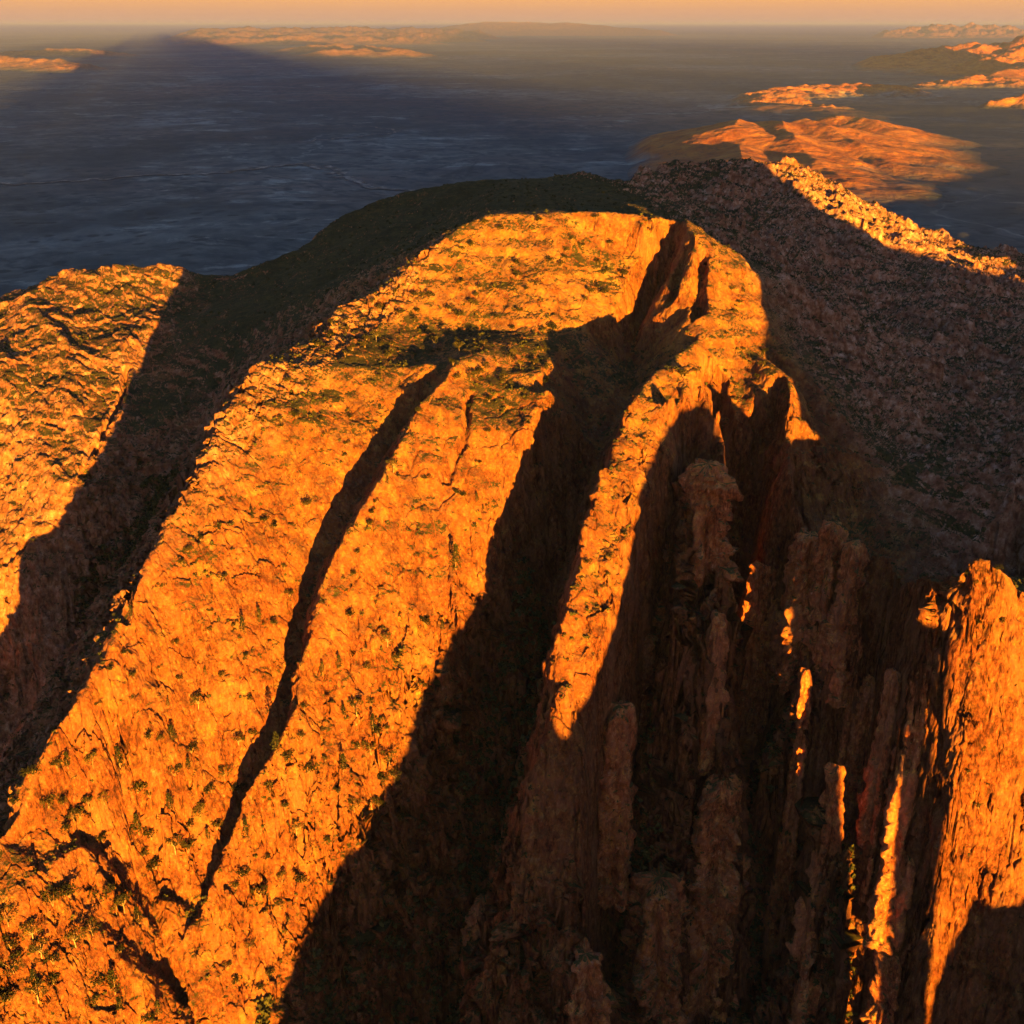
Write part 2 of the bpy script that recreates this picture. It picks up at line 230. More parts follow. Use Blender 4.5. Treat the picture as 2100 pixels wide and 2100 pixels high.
def mountain_height(x, y):
    """the relief with jagged edges, joints, blocks, ledges and rubble"""
    s0 = samp(SLOPE, x, y); cl0 = np.clip((s0-1.1)/1.6, 0, 1)
    a = R(38); xr = x*math.cos(a)+y*math.sin(a); yr = -x*math.sin(a)+y*math.cos(a)
    jx = xr+1.5*noise2(x, y, 8, 11); jy = yr*.7+1.5*noise2(x, y, 9, 12)
    e1, v1 = cells2(jx, jy, 10, 30); e2, v2 = cells2(jx*1.1, jy, 4.2, 40)
    # columns: whole joint blocks stand forward or back on the cliffs
    cm = chasm_mask(x, y); tower = np.clip((.958*x+.287*y-238)/4, 0, 1)*np.clip((400-y)/20, 0, 1)
    k = (5.0*cl0+6*cm)*(1-.7*tower)*(v1-.5)+(2.6*cl0+3*cm)*(1-.7*tower)*(v2-.5)
    wx = x + 3.2*noise2(x, y, 34, 1) + 1.4*noise2(x, y, 11, 2) + .7*noise2(x, y, 4.5, 3) + k*.5
    wy = y + 3.2*noise2(x, y, 38, 4) + 1.4*noise2(x, y, 12, 5) + .7*noise2(x, y, 5, 6) + k
    h = samp(BASE, wx, wy); s = samp(SLOPE, wx, wy)
    steep = np.clip((s-.45)/1.2, 0, 1); cliff = np.clip((s-1.6)/1.5, 0, 1)
    outer = np.clip((.958*x+.287*y-318)/40, 0, 1)
    h = h + (1.2+2.2*steep+2.0*cliff)*fbm2(x, y, 30, 3, 20)
    h = h + outer*(7*ridged2(x+.5*y, y-.3*x, 90, 4, 25, .5)-3) + outer*(v1-.5)*1.8*np.clip(.3+1.2*noise2(x, y, 45, 26), 0, 1)
    qb = (.62*x+.30*y+.9*h+9*noise2(x, y, 55, 27)+3*noise2(x, y, 14, 28))/15; fb = qb-np.floor(qb)
    band = np.clip(.35+1.3*noise2(x, y, 70, 29)+.4*noise2(x, y, 18, 24), 0, 1)
    h = h + outer*band*8.5*(np.clip(fb/.25, 0, 1)*np.clip((1-fb)/.75, 0, 1))*(.7+.6*(v2-.5))
    sp = np.clip((-238-x-.06*(y-700))/14, 0, 1)*np.clip((y-540)/20, 0, 1)
    h = h + sp*(4.0*ridged2(.8*x+.6*y, .4*(y-.8*x), 50, 3, 33, .45)+(v1-.5)*2.6+(v2-.5)*1.2)
    # ledges along tilted bedding
    bed = h + .10*x - .05*y + 4*noise2(x, y, 60, 8)
    st = 7.0; q = bed/st; fr = q-np.floor(q)
    led = (np.floor(q)+np.clip((fr-.5)/.3+.5, 0, 1))*st
    h = h + (led-bed)*np.clip(.10+.45*noise2(x, y, 30, 9)+.15*steep+.15*outer, 0, .6)
    # joint blocks, large and small
    p = np.clip(.55+.9*noise2(x, y, 48, 14), .1, 1.3)
    h = h + p*(v1-.5)*(.8+1.3*steep) - np.clip(1-e1/.07, 0, 1)*(.5+1.6*steep+1.5*cliff)
    h = h + p*(v2-.5)*(.5+.8*steep) - np.clip(1-e2/.09, 0, 1)*(.2+.6*steep)*p
    h = h + (.32+.5*steep+.5*cliff)*p*fbm2(x, y, 4.2, 3, 70, .65) + (.25+.35*steep)*np.maximum(0, fbm2(x, y, 2.2, 2, 75))
    h = h + outer*1.6*np.maximum(0, ridged2(x, y, 7, 2, 77)-.2)
    return h
def grid_object(name, X, Y, Z, mat, kind='structure', smooth=True):
    n, m = X.shape
    me = bpy.data.meshes.new(name)
    me.vertices.add(n*m); me.vertices.foreach_set('co', np.stack([X, Y, Z], -1).astype(np.float32).ravel())
    i = np.arange((n-1)*(m-1)); r, c = i//(m-1), i % (m-1); a = r*m+c
    q = np.stack([a, a+1, a+m+1, a+m], -1).astype(np.int32).ravel()
    me.loops.add(len(q)); me.loops.foreach_set('vertex_index', q)
    me.polygons.add(len(i)); me.polygons.foreach_set('loop_start', np.arange(0, len(q), 4, dtype=np.int32))
    me.update(calc_edges=True)
    me.polygons.foreach_set('use_smooth', np.full(len(i), smooth)); me.materials.append(mat)
    o = bpy.data.objects.new(name, me); C.objects.link(o)
    if kind: o['kind'] = kind
    return o

# ------------------------------------------------------------------ materials
class NT:
    def __init__(s, name):
        s.m = bpy.data.materials.new(name); s.m.use_nodes = True
        s.n = s.m.node_tree.nodes; s.l = s.m.node_tree.links; s.n.clear()
        s.out = s.n.new('ShaderNodeOutputMaterial'); s.p = s.n.new('ShaderNodeBsdfPrincipled')
        s.p.inputs['Roughness'].default_value = .95; s.p.inputs['Specular IOR Level'].default_value = .15
        s.l.new(s.p.outputs[0], s.out.inputs[0])
        s.geo = s.n.new('ShaderNodeNewGeometry')
    def pos(s, scale=(1, 1, 1), rot=(0, 0, 0)):
        m = s.n.new('ShaderNodeMapping'); m.inputs['Scale'].default_value = scale; m.inputs['Rotation'].default_value = rot
        s.l.new(s.geo.outputs['Position'], m.inputs[0]); return m.outputs[0]
    def noise(s, vec, scale, detail=4, rough=.55, dist=0):
        t = s.n.new('ShaderNodeTexNoise'); s.l.new(vec, t.inputs['Vector'])
        t.inputs['Scale'].default_value = scale; t.inputs['Detail'].default_value = detail
        t.inputs['Roughness'].default_value = rough; t.inputs['Distortion'].default_value = dist; return t.outputs[0]
    def voro(s, vec, scale, feature='DISTANCE_TO_EDGE', out=0):
        t = s.n.new('ShaderNodeTexVoronoi'); t.feature = feature; s.l.new(vec, t.inputs['Vector'])
        t.inputs['Scale'].default_value = scale; return t.outputs[out]
    def ramp(s, v, stops):
        r = s.n.new('ShaderNodeValToRGB'); s.l.new(v, r.inputs[0]); e = r.color_ramp.elements
        e[0].position, e[0].color = stops[0][0], (*stops[0][1], 1); e[1].position, e[1].color = stops[-1][0], (*stops[-1][1], 1)
        for p, c in stops[1:-1]: k = e.new(p); k.color = (*c, 1)
        return r.outputs[0]
    def rng(s, v, a, b, c=0, d=1):
        r = s.n.new('ShaderNodeMapRange'); s.l.new(v, r.inputs[0])
        for k, x in zip((1, 2, 3, 4), (a, b, c, d)): r.inputs[k].default_value = x
        return r.outputs[0]
    def mix(s, f, a, b, mode='MIX'):
        m = s.n.new('ShaderNodeMix'); m.data_type = 'RGBA'; m.blend_type = mode
        for sock, v in ((m.inputs[0], f), (m.inputs[6], a), (m.inputs[7], b)):
            if hasattr(v, 'links'): s.l.new(v, sock)
            else: sock.default_value = v if isinstance(v, (int, float)) else (*v, 1)
        return m.outputs[2]
    def math(s, op, a, b=0):
        m = s.n.new('ShaderNodeMath'); m.operation = op
        for k, v in ((0, a), (1, b)):
            if hasattr(v, 'links'): s.l.new(v, m.inputs[k])
            else: m.inputs[k].default_value = v
        return m.outputs[0]
    def bump(s, h, dist, strength=1.0, prev=None):
        b = s.n.new('ShaderNodeBump'); b.inputs['Distance'].default_value = dist; b.inputs['Strength'].default_value = strength
        s.l.new(h, b.inputs['Height'])
        if prev is not None: s.l.new(prev, b.inputs['Normal'])
        return b.outputs[0]
    def up(s):
        x = s.n.new('ShaderNodeSeparateXYZ'); s.l.new(s.geo.outputs['True Normal'], x.inputs[0]); return x.outputs[2]

def rock_material(name='quartzite', gain=(.82, .67, .70)):
    t = NT(name); P = t.pos()
    big = t.noise(P, .018, 5, .6); med = t.noise(P, .11, 5, .6); fine = t.noise(P, .8, 4, .6)
    col = t.ramp(big, [(.3, (.18, .05, .014)), (.43, (.29, .095, .020)), (.54, (.38, .17, .030)), (.64, (.44, .24, .045)), (.74, (.28, .09, .018))])
    patch = t.ramp(med, [(.30, (.12, .04, .018)), (.42, (.27, .095, .02)), (.55, (.36, .155, .032)), (.66, (.66, .46, .09))])
    col = t.mix(.60, col, patch)
    blk = t.n.new('ShaderNodeTexVoronoi'); blk.inputs['Scale'].default_value = .55; t.l.new(t.pos((1, 1, .55), (.2, .1, .6)), blk.inputs['Vector'])
    tone = t.n.new('ShaderNodeSeparateColor'); t.l.new(blk.outputs['Color'], tone.inputs[0])
    col = t.mix(t.rng(tone.outputs[0], .0, .40, .60, 0), col, (.13, .055, .03))
    col = t.mix(t.rng(tone.outputs[1], .62, 1.0, 0, .5), col, (.56, .36, .11))
    streak = t.noise(t.pos((1, 1, .10)), .45, 5, .65)
    col = t.mix(t.rng(streak, .54, .70, 0, .6), col, (.10, .045, .030))
    col = t.mix(t.rng(t.noise(P, .30, 5, .65), .55, .68, 0, .65), col, (.50, .34, .10))
    # fractures: thin zero-crossings of stretched noise, along bedding and along joints
    def frac(scale, rot, s_, w_):
        return t.rng(t.math('ABSOLUTE', t.math('SUBTRACT', t.noise(t.pos(scale, rot), s_, 4, .62, .4), .5)), 0, w_, 1, 0)
    f1 = frac((.35, 1, 1.5), (.3, .15, .6), .16, .010); f2 = frac((1.4, .5, .25), (0, .2, .5), .20, .010); f3 = frac((1, 1, .8), (0, 0, 0), .55, .014)
    gate = t.rng(t.noise(P, .035, 4, .6), .48, .60)
    crack = t.math('MULTIPLY', t.math('MAXIMUM', f1, t.math('MAXIMUM', f2, f3)), gate)
    col = t.mix(t.math('MULTIPLY', crack, .75), col, (.04, .02, .014))
    col = t.mix(t.rng(fine, .35, .62, .45, 0), col, (.12, .045, .022))
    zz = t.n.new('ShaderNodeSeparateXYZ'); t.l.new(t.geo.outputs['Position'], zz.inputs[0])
    col = t.mix(t.math('MULTIPLY', t.rng(zz.outputs[2], -190, -140, 0, .6), t.rng(med, .35, .6)), col, (.50, .32, .07))  # extra sunlit brightness of the crest put into the colour by height
    big_ = t.noise(t.pos((1, 1, .22)), .10, 5, .6)
    col = t.mix(t.rng(big_, .50, .40, 0, .55), col, (.07, .035, .022))
    # steep jointed walls: varnish and rust, with light-and-dark facet contrast put into the colour
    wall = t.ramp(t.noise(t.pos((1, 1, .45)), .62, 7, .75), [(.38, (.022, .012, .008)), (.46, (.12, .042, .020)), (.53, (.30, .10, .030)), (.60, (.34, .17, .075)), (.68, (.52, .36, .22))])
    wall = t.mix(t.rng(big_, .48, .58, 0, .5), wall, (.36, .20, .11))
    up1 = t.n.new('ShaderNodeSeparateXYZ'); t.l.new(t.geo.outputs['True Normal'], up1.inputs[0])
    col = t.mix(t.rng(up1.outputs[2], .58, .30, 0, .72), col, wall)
    # pale lichen-grey rubble on the level ground
    up = t.up()
    lev = t.rng(up, .62, .85, 0, .75)
    col = t.mix(t.math('MULTIPLY', lev, t.rng(t.noise(P, .6, 5, .7), .45, .62)), col, (.26, .17, .11))
    up0 = t.n.new('ShaderNodeSeparateXYZ'); t.l.new(t.geo.outputs['True Normal'], up0.inputs[0])
    pz = t.n.new('ShaderNodeVectorMath'); pz.operation = 'DOT_PRODUCT'; t.l.new(t.geo.outputs['Position'], pz.inputs[0]); pz.inputs[1].default_value = (.958, .287, 0)
    pale = t.ramp(t.noise(P, .22, 6, .7), [(.36, (.10, .055, .030)), (.46, (.24, .13, .075)), (.56, (.34, .235, .15)), (.68, (.52, .43, .33))])
    green = t.ramp(t.noise(P, .10, 6, .72), [(.36, (.014, .018, .007)), (.48, (.032, .038, .013)), (.58, (.075, .075, .028)), (.70, (.17, .13, .065))])
    open_ = t.math('ADD', t.math('ADD', up0.outputs[2], t.math('MULTIPLY', t.math('SUBTRACT', t.noise(t.pos((1, 1, 1)), .05, 6, .7), .5), .8)), t.math('MULTIPLY', t.math('SUBTRACT', t.noise(P, .6, 5, .7), .5), .7))
    pale = t.mix(t.rng(open_, .76, .83), pale, green)
    pale = t.mix(1.0, pale, (1.48, 1.46, 1.40), 'MULTIPLY')
    lf = t.n.new('ShaderNodeVectorMath'); lf.operation = 'DOT_PRODUCT'; t.l.new(t.geo.outputs['Position'], lf.inputs[0]); lf.inputs[1].default_value = (-1, .5, 0)
    col = t.mix(t.rng(lf.outputs['Value'], 352, 372, 0, .5), col, pale)
    col = t.mix(t.rng(pz.outputs['Value'], 300, 335, 0, .92), col, pale)
    # spinifex and low heath where it is level enough to hold soil
    hold = t.math('ADD', up, t.math('MULTIPLY', t.math('SUBTRACT', t.noise(P, .045, 5, .6), .5), .9))
    hold = t.math('ADD', hold, t.math('MULTIPLY', t.math('SUBTRACT', t.noise(P, .5, 5, .75), .5), 1.3))
    veg = t.ramp(t.noise(P, .16, 4, .7), [(.3, (.022, .036, .010)), (.5, (.044, .062, .016)), (.62, (.080, .092, .026)), (.75, (.13, .11, .035))])
    px_ = t.n.new('ShaderNodeSeparateXYZ'); t.l.new(t.geo.outputs['Position'], px_.inputs[0])
    heath = t.math('MULTIPLY', t.math('MULTIPLY', t.rng(px_.outputs[1], 680, 715), t.rng(px_.outputs[0], 250, 200)), t.rng(px_.outputs[0], -235, -190))
    hold = t.math('ADD', hold, t.math('MULTIPLY', heath, .16))
    col = t.mix(t.rng(hold, .83, .90, 0, .95), col, veg)
    col = t.mix(1.0, col, gain, 'MULTIPLY')
    t.l.new(col, t.p.inputs['Base Color'])
    b = t.bump(t.noise(t.pos((1, 1, .6)), .45, 8, .72), 2.6, 1.0)
    b = t.bump(t.math('SUBTRACT', 1, crack), .8, .8, b)
    b = t.bump(t.noise(P, 4, 3, .6), .2, .8, b)
    t.l.new(b, t.p.inputs['Normal'])
    return t.m
def heath_material():
    """dark heath and rubble beyond the crest"""
    return rock_material()
def plain_colour(t):
    P = t.pos()
    a = t.noise(t.pos((1, .7, 1), (0, 0, .3)), .0030, 10, .78, .2); b = t.noise(P, .00016, 6, .6, .5); c = t.noise(P, .007, 6, .7)
    d = t.noise(t.pos((1, 1, 1), (0, 0, .4)), .00007, 5, .6); e = t.noise(t.pos((.8, 1.3, 1), (0, 0, -.35)), .0019, 9, .74, .4)
    col = t.ramp(a, [(.36, (.045, .054, .054)), (.47, (.072, .082, .078)), (.56, (.11, .115, .108)), (.68, (.20, .20, .19))])
    m_ = t.noise(t.pos((1, 1, 1), (0, 0, 1.1)), .00030, 9, .70, .5)
    col = t.mix(t.rng(m_, .42, .54, .85, 0), col, (.032, .040, .038))
    col = t.mix(t.rng(m_, .53, .62, 0, .7), col, (.17, .165, .15))
    col = t.mix(t.rng(b, .44, .60, 0, .6), col, (.17, .085, .060))
    sp = t.n.new('ShaderNodeTexVoronoi'); sp.inputs['Scale'].default_value = .012; t.l.new(P, sp.inputs['Vector'])
    col = t.mix(t.rng(sp.outputs[0], .18, .30, .75, 0), col, (.018, .024, .020))
    col = t.mix(t.rng(t.math('MULTIPLY', e, t.rng(m_, .40, .60, .88, 1.06)), .57, .61, 0, .7), col, (.28, .27, .24))
    col = t.mix(t.rng(c, .45, .62, 0, .75), col, (.032, .042, .044))
    col = t.mix(t.rng(d, .50, .66, 0, .5), col, (.20, .16, .13))
    # branching washes: pale beds and dark tree lines
    def wash(s_, w_, seed): return t.rng(t.math('ABSOLUTE', t.math('SUBTRACT', t.noise(t.pos((1, 1, 1), (0, 0, seed)), s_, 6, .55, .5), .5)), 0, w_, 1, 0)
    gate = t.rng(t.noise(P, .0003, 3, .5), .42, .56)
    col = t.mix(t.math('MULTIPLY', t.math('MULTIPLY', wash(.00045, .007, .7), gate), .45), col, (.28, .28, .26))
    col = t.mix(t.math('MULTIPLY', wash(.0009, .016, 1.9), .7), col, (.025, .034, .034))
    col = t.mix(1.0, col, (.90, 1.10, 1.20), 'MULTIPLY')  # blue cast of skylit shade put into the plain's colour
    return col, c
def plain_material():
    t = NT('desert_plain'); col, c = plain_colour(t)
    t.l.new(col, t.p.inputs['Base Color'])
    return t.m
def hill_material(name, c0, c1, c2):
    t = NT(name); P = t.pos()
    a = t.noise(P, .006, 7, .62); b = t.noise(P, .03, 5, .65)
    col = t.ramp(a, [(.35, c0), (.5, c1), (.66, c2)])
    col = t.mix(t.rng(b, .5, .66, 0, .6), col, (.07, .05, .035))
    zz = t.n.new('ShaderNodeSeparateXYZ'); t.l.new(t.geo.outputs['Position'], zz.inputs[0])
    lo = t.math('ADD', zz.outputs[2], t.math('MULTIPLY', t.noise(P, .0035, 6, .65), 70))
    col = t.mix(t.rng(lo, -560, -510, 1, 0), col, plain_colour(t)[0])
    t.l.new(col, t.p.inputs['Base Color'])
    t.l.new(t.bump(b, 14, .7), t.p.inputs['Normal'])
    return t.m
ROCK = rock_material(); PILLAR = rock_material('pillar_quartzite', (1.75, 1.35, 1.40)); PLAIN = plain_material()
HILL = hill_material('red_hill', (.21, .065, .013), (.33, .12, .022), (.42, .18, .035))
FARHILL = hill_material('far_hill', (.16, .08, .04), (.27, .13, .055), (.34, .18, .08))

# ------------------------------------------------------------------ the mountain
q = 1.0
ncol, nrow = int(1550*q), int(1750*q)
tt = np.linspace(-.70, .76, ncol); yf = np.exp(np.linspace(math.log(205), math.log(1480), 2600))
# rows follow the length of the ground, so that cliffs get as many as level ground
T, Yf = np.meshgrid(tt[::6], yf)
Zf = samp(BASE, T*Yf, Yf); ds = np.sqrt(np.diff(Yf, axis=0)**2+(1.15*np.diff(Zf, axis=0))**2)/Yf[1:]
cum = np.vstack([np.zeros((1, T.shape[1])), np.cumsum(ds, 0)]); cum /= cum[-1]
cum = .75*cum+.25*np.linspace(0, 1, len(yf))[:, None]
kk = np.exp(-.5*(np.arange(-12, 13)/5.)**2); kk /= kk.sum(); cp = np.pad(cum, ((0, 0), (12, 12)), 'edge')
cum = sum(kk[i]*cp[:, i:i+cum.shape[1]] for i in range(25))
g = np.linspace(0, 1, nrow)
Yc = np.stack([np.interp(g, cum[:, c], yf) for c in range(cum.shape[1])], 1)
Y = np.stack([np.interp(tt, tt[::6], Yc[r]) for r in range(nrow)], 0); X = tt[None, :]*Y
MZ = mountain_height(X, Y)
# broken rock: push the surface in and out along its own normal in blocks
P3 = np.stack([X, Y, MZ], -1); du = np.gradient(P3, axis=1); dv = np.gradient(P3, axis=0)
N3 = np.cross(du, dv); N3 /= np.linalg.norm(N3, axis=2)[..., None]+1e-9; del du, dv
st3 = np.clip((.80-N3[..., 2])/.45, 0, 1)
def blocky(v, n): w = v*n; f = w-np.floor(w); return (np.floor(w)+np.clip((f-.5)*3+.5, 0, 1))/n
a_, b_, c_ = X+.35*MZ, Y-.2*MZ, MZ*.62
D = 1.7*blocky(noise3(a_, b_, c_, 6.0, 500), 3)+.85*blocky(noise3(a_, b_, c_*1.2, 2.9, 501), 2.5)+.5*noise3(X, Y, MZ, 1.4, 502)
D -= 1.3*np.clip(1-np.abs(noise3(X, Y, MZ*.3, 7.5, 503))/.09, 0, 1) + .8*np.clip(1-np.abs(noise3(X, Y, MZ*1.8, 5.0, 504))/.10, 0, 1)
cm = chasm_mask(X, Y); tower = np.clip((.958*X+.287*Y-238)/4, 0, 1)*np.clip((400-Y)/20, 0, 1)
D *= np.clip(.72+.75*noise2(X, Y, 55, 520)+.35*noise2(X, Y, 17, 521), .42, 1.25)*(1-cm)+cm
D -= cm*2.4*np.clip(1-np.abs(noise3(X, Y, MZ*.14, 9, 505))/.12, 0, 1)+cm*1.2*np.clip(1-np.abs(noise3(X, Y, MZ*.2, 4.2, 506))/.13, 0, 1)
P3 += N3*((1+.35*cm+.35*tower)*D*(.35*cm+.10+.28*st3+.80*np.clip((.50-N3[..., 2])/.25, 0, 1)))[..., None]
X, Y, MZ = P3[..., 0], P3[..., 1], P3[..., 2]
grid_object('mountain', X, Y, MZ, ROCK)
del P3, N3, D, a_, b_, c_
def ground(x, y): return float(mountain_height(np.array([float(x)]), np.array([float(y)]))[0])

# free-standing pillars in the shaded chasm
pr = random.Random(3)
for px_, py_, top, foot, rad in PILLARS:
    na, nz = 56, max(50, int((top-foot)/.7)); an = np.linspace(0, 2*math.pi, na+1); hh = np.linspace(0, 1, nz)
    A, Hh = np.meshgrid(an, hh); sd = pr.randint(0, 999)
    corner = 1+.16*np.cos(A*pr.choice((4, 5, 5))+pr.uniform(0, 6))+.08*np.cos(A*3+pr.uniform(0, 6))
    prof = np.clip((1-Hh)/.03, 0, 1)**.4*(1+.45*(1-Hh)**1.5)*(1-.25*np.clip((Hh-.72)/.28, 0, 1))
    zz = foot+(top-foot)*Hh
    ux, uy = np.cos(A)*rad, np.sin(A)*rad*1.25
    rn = 1+.34*blocky(noise3(px_+ux, py_+uy, zz*.25, 5.0, sd), 3)+.26*blocky(noise3(px_+ux, py_+uy, zz*.8, 2.6, sd+1), 2)+.13*noise3(px_+ux, py_+uy, zz, 1.3, sd+2)
    lay = blocky(noise3(px_+0*ux, py_+.15*uy, zz, 3.4, sd+7), 4); rn += .20*lay+.14*blocky(noise3(px_+.2*ux, py_+0*uy, zz, 7.5, sd+8), 2)
    rn -= .30*np.clip(1-np.abs(noise3(px_+ux, py_+uy, zz*.08, 4.0, sd+3))/.12, 0, 1)
    lean = (Hh-.5)*(top-foot)
    X_ = px_+ux*corner*prof*rn+lean*.02; Y_ = py_+uy*corner*prof*rn+lean*.09
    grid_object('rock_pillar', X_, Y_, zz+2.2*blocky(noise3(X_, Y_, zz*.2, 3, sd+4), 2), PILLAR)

# unseen ridge added behind the camera, crest shaped to cast the shadows: (across the light, crest height)
def sun_xy(u, w):
    return u*math.cos(SUN_AZ)-w*math.sin(SUN_AZ), u*math.sin(SUN_AZ)+w*math.cos(SUN_AZ)
u = np.concatenate([np.arange(-1400, -80, 12), np.arange(-80, 340, 1.5), np.arange(340, 900, 4), np.arange(900, 2600, 12)])
w = np.array([-900, -600, -420, -300, -230, -190, -168, -158, -150, -142, -130, -105, -70, -20, 60])
U, Wd = np.meshgrid(u, w)
crest = np.interp(U, [p[0] for p in ADDED_SHADOW_CREST], [p[1] for p in ADDED_SHADOW_CREST])
away = np.abs(Wd+150)
Zr = crest - 1.1*away - 1.5*np.sqrt(away) + np.where(away < 3, .8, 6)*noise2(U, Wd, 9, 90)
Zr = np.maximum(Zr, -690+10*noise2(U, Wd, 60, 91))
Xr, Yr = sun_xy(U, Wd)
grid_object('added_shadow_ridge', Xr, Yr, Zr, ROCK)
# unseen ridges added outside the frame to shape the triangular shadow on the plain
def added_ridge(pts, width, seed):
    pts = np.array(pts, float); L = np.linspace(0, len(pts)-1, 260); k = np.minimum(L.astype(int), len(pts)-2); f = (L-k)[:, None]
    cr = pts[k]*(1-f)+pts[k+1]*f
    d = np.gradient(cr[:, :2], axis=0); nrm = np.stack([-d[:, 1], d[:, 0]], -1); nrm /= np.linalg.norm(nrm, axis=1)[:, None]
    s = np.linspace(-1, 1, 61)
    X = cr[:, 0][:, None]+nrm[:, 0][:, None]*s*width; Y = cr[:, 1][:, None]+nrm[:, 1][:, None]*s*width
    Z = -640+(cr[:, 2][:, None]+640)*(1-np.abs(s)**1.2)+14*ridged2(X, Y, 120, 4, seed)*(1-np.abs(s))
    return X, Y, Z
grid_object('added_west_ridge', *added_ridge([(-640, 1030, -200), (-860, 1100, -205), (-1180, 1220, -265), (-1400, 1300, -340), (-1480, 1330, -560)], 420, 92), ROCK)
grid_object('added_east_ridge', *added_ridge([(900, 1330, -290), (1100, 1530, -210), (1280, 1720, -260), (1380, 1830, -330), (1480, 1950, -560)], 420, 93), ROCK)

# ------------------------------------------------------------------ the plain and the hills on it
PZ = -600.0
def pl(px, py, Y): return (px*Y, Y, py*Y)          # bearing, pitch and assumed distance of a point taken from image pixels
rr = np.exp(np.linspace(math.log(900), math.log(330000), 620))
th = np.concatenate([np.linspace(-180, -40, 50)[:-1], np.linspace(-40, 40, 620), np.linspace(40, 180, 50)[1:]])
RR, TH = np.meshgrid(rr, np.radians(th))
X = RR*np.sin(TH); Y = RR*np.cos(TH)
fade = np.clip((RR-1500)/4000, .0, 1)
Z = PZ + fade*(9*fbm2(X, Y, 1900, 5, 100) + 6*fbm2(X, Y, 500, 3, 105)) + np.clip(RR/60000, 0, 1)*30*noise2(X, Y, 16000, 107)
Z += 16*np.clip(1-np.abs(RR-3600)/2400, 0, 1)*ridged2(X, Y, 900, 4, 108)
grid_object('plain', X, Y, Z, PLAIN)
# one cap disc closes the hole under the mountain
X = np.outer(np.cos(np.linspace(0, 2*math.pi, 65)), [0, 960]); Y = np.outer(np.sin(np.linspace(0, 2*math.pi, 65)), [0, 960])
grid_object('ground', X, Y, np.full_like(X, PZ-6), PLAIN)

def hills(name, crests, t0, t1, y0, y1, mat, rough, size, nx=260, ny=200, seed=200, gully=.28):
    """a group of hills on the plain; crests, traced from image pixels: list of (list of (bearing, pitch, distance), half width)"""
    tt = np.linspace(t0, t1, nx); yy = np.exp(np.linspace(math.log(y0), math.log(y1), ny))
    T, Y = np.meshgrid(tt, yy); X = T*Y; H = np.zeros_like(X)
    wx = X+rough*2.2*noise2(X, Y, size, seed+50); wy = Y+rough*2.2*noise2(X, Y, size, seed+51)
    for pts, wd in crests:
        P = [pl(*p) for p in pts]
        for A, B in zip(P[:-1], P[1:]):
            dx, dy = B[0]-A[0], B[1]-A[1]; L2 = dx*dx+dy*dy
            s = np.clip(((wx-A[0])*dx+(wy-A[1])*dy)/L2, 0, 1)
            d = np.sqrt((wx-A[0]-s*dx)**2+(wy-A[1]-s*dy)**2)/wd
            h = (A[2]+(B[2]-A[2])*s-PZ)
            H = np.maximum(H, h*np.clip(1-d/1.45, 0, 1)**1.7)
    edge = np.minimum(1, np.minimum((T-t0), (t1-T))/(t1-t0)*12)*np.minimum(1, np.minimum(np.log(Y/y0), np.log(y1/Y))/math.log(y1/y0)*12)
    m = np.clip(H/(H.max()*.35), 0, 1)
    H = H*(1-gully+gully*np.clip(.5+.5*ridged2(wx, wy, size*1.6, 5, seed, .55), 0, 1.3)) + m*rough*fbm2(X, Y, size*.4, 4, seed+9)
    Z = PZ-22+18*np.clip(H/60, 0, 1)*edge+H*edge
    return grid_object(name, X, Y, Z, mat)
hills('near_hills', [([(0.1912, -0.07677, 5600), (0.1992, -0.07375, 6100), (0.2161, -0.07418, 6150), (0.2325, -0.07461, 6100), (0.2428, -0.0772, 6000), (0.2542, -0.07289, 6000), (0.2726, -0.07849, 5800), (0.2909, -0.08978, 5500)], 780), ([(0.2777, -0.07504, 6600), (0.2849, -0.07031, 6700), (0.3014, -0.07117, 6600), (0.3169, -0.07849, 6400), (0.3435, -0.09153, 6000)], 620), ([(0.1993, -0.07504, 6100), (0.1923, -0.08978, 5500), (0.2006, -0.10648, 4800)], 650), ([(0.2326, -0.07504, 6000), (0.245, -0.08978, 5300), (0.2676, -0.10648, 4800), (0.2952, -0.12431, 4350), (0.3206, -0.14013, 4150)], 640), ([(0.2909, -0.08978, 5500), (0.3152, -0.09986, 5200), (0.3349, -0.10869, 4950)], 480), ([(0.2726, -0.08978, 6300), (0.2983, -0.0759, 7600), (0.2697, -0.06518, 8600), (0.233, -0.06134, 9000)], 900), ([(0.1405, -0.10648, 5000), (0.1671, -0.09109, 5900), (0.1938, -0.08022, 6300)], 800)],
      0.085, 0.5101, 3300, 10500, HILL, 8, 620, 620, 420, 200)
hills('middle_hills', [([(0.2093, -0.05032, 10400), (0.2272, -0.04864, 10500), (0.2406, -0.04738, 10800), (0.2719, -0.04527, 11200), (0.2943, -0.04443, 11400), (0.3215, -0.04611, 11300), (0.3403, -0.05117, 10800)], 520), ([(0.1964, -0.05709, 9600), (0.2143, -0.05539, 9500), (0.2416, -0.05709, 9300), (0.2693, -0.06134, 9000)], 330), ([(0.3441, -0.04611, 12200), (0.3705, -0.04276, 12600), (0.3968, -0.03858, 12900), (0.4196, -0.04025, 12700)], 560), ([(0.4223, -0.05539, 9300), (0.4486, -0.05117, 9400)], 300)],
      0.1687, 0.4891, 8000, 14000, HILL, 22, 420, 420, 330, 277)
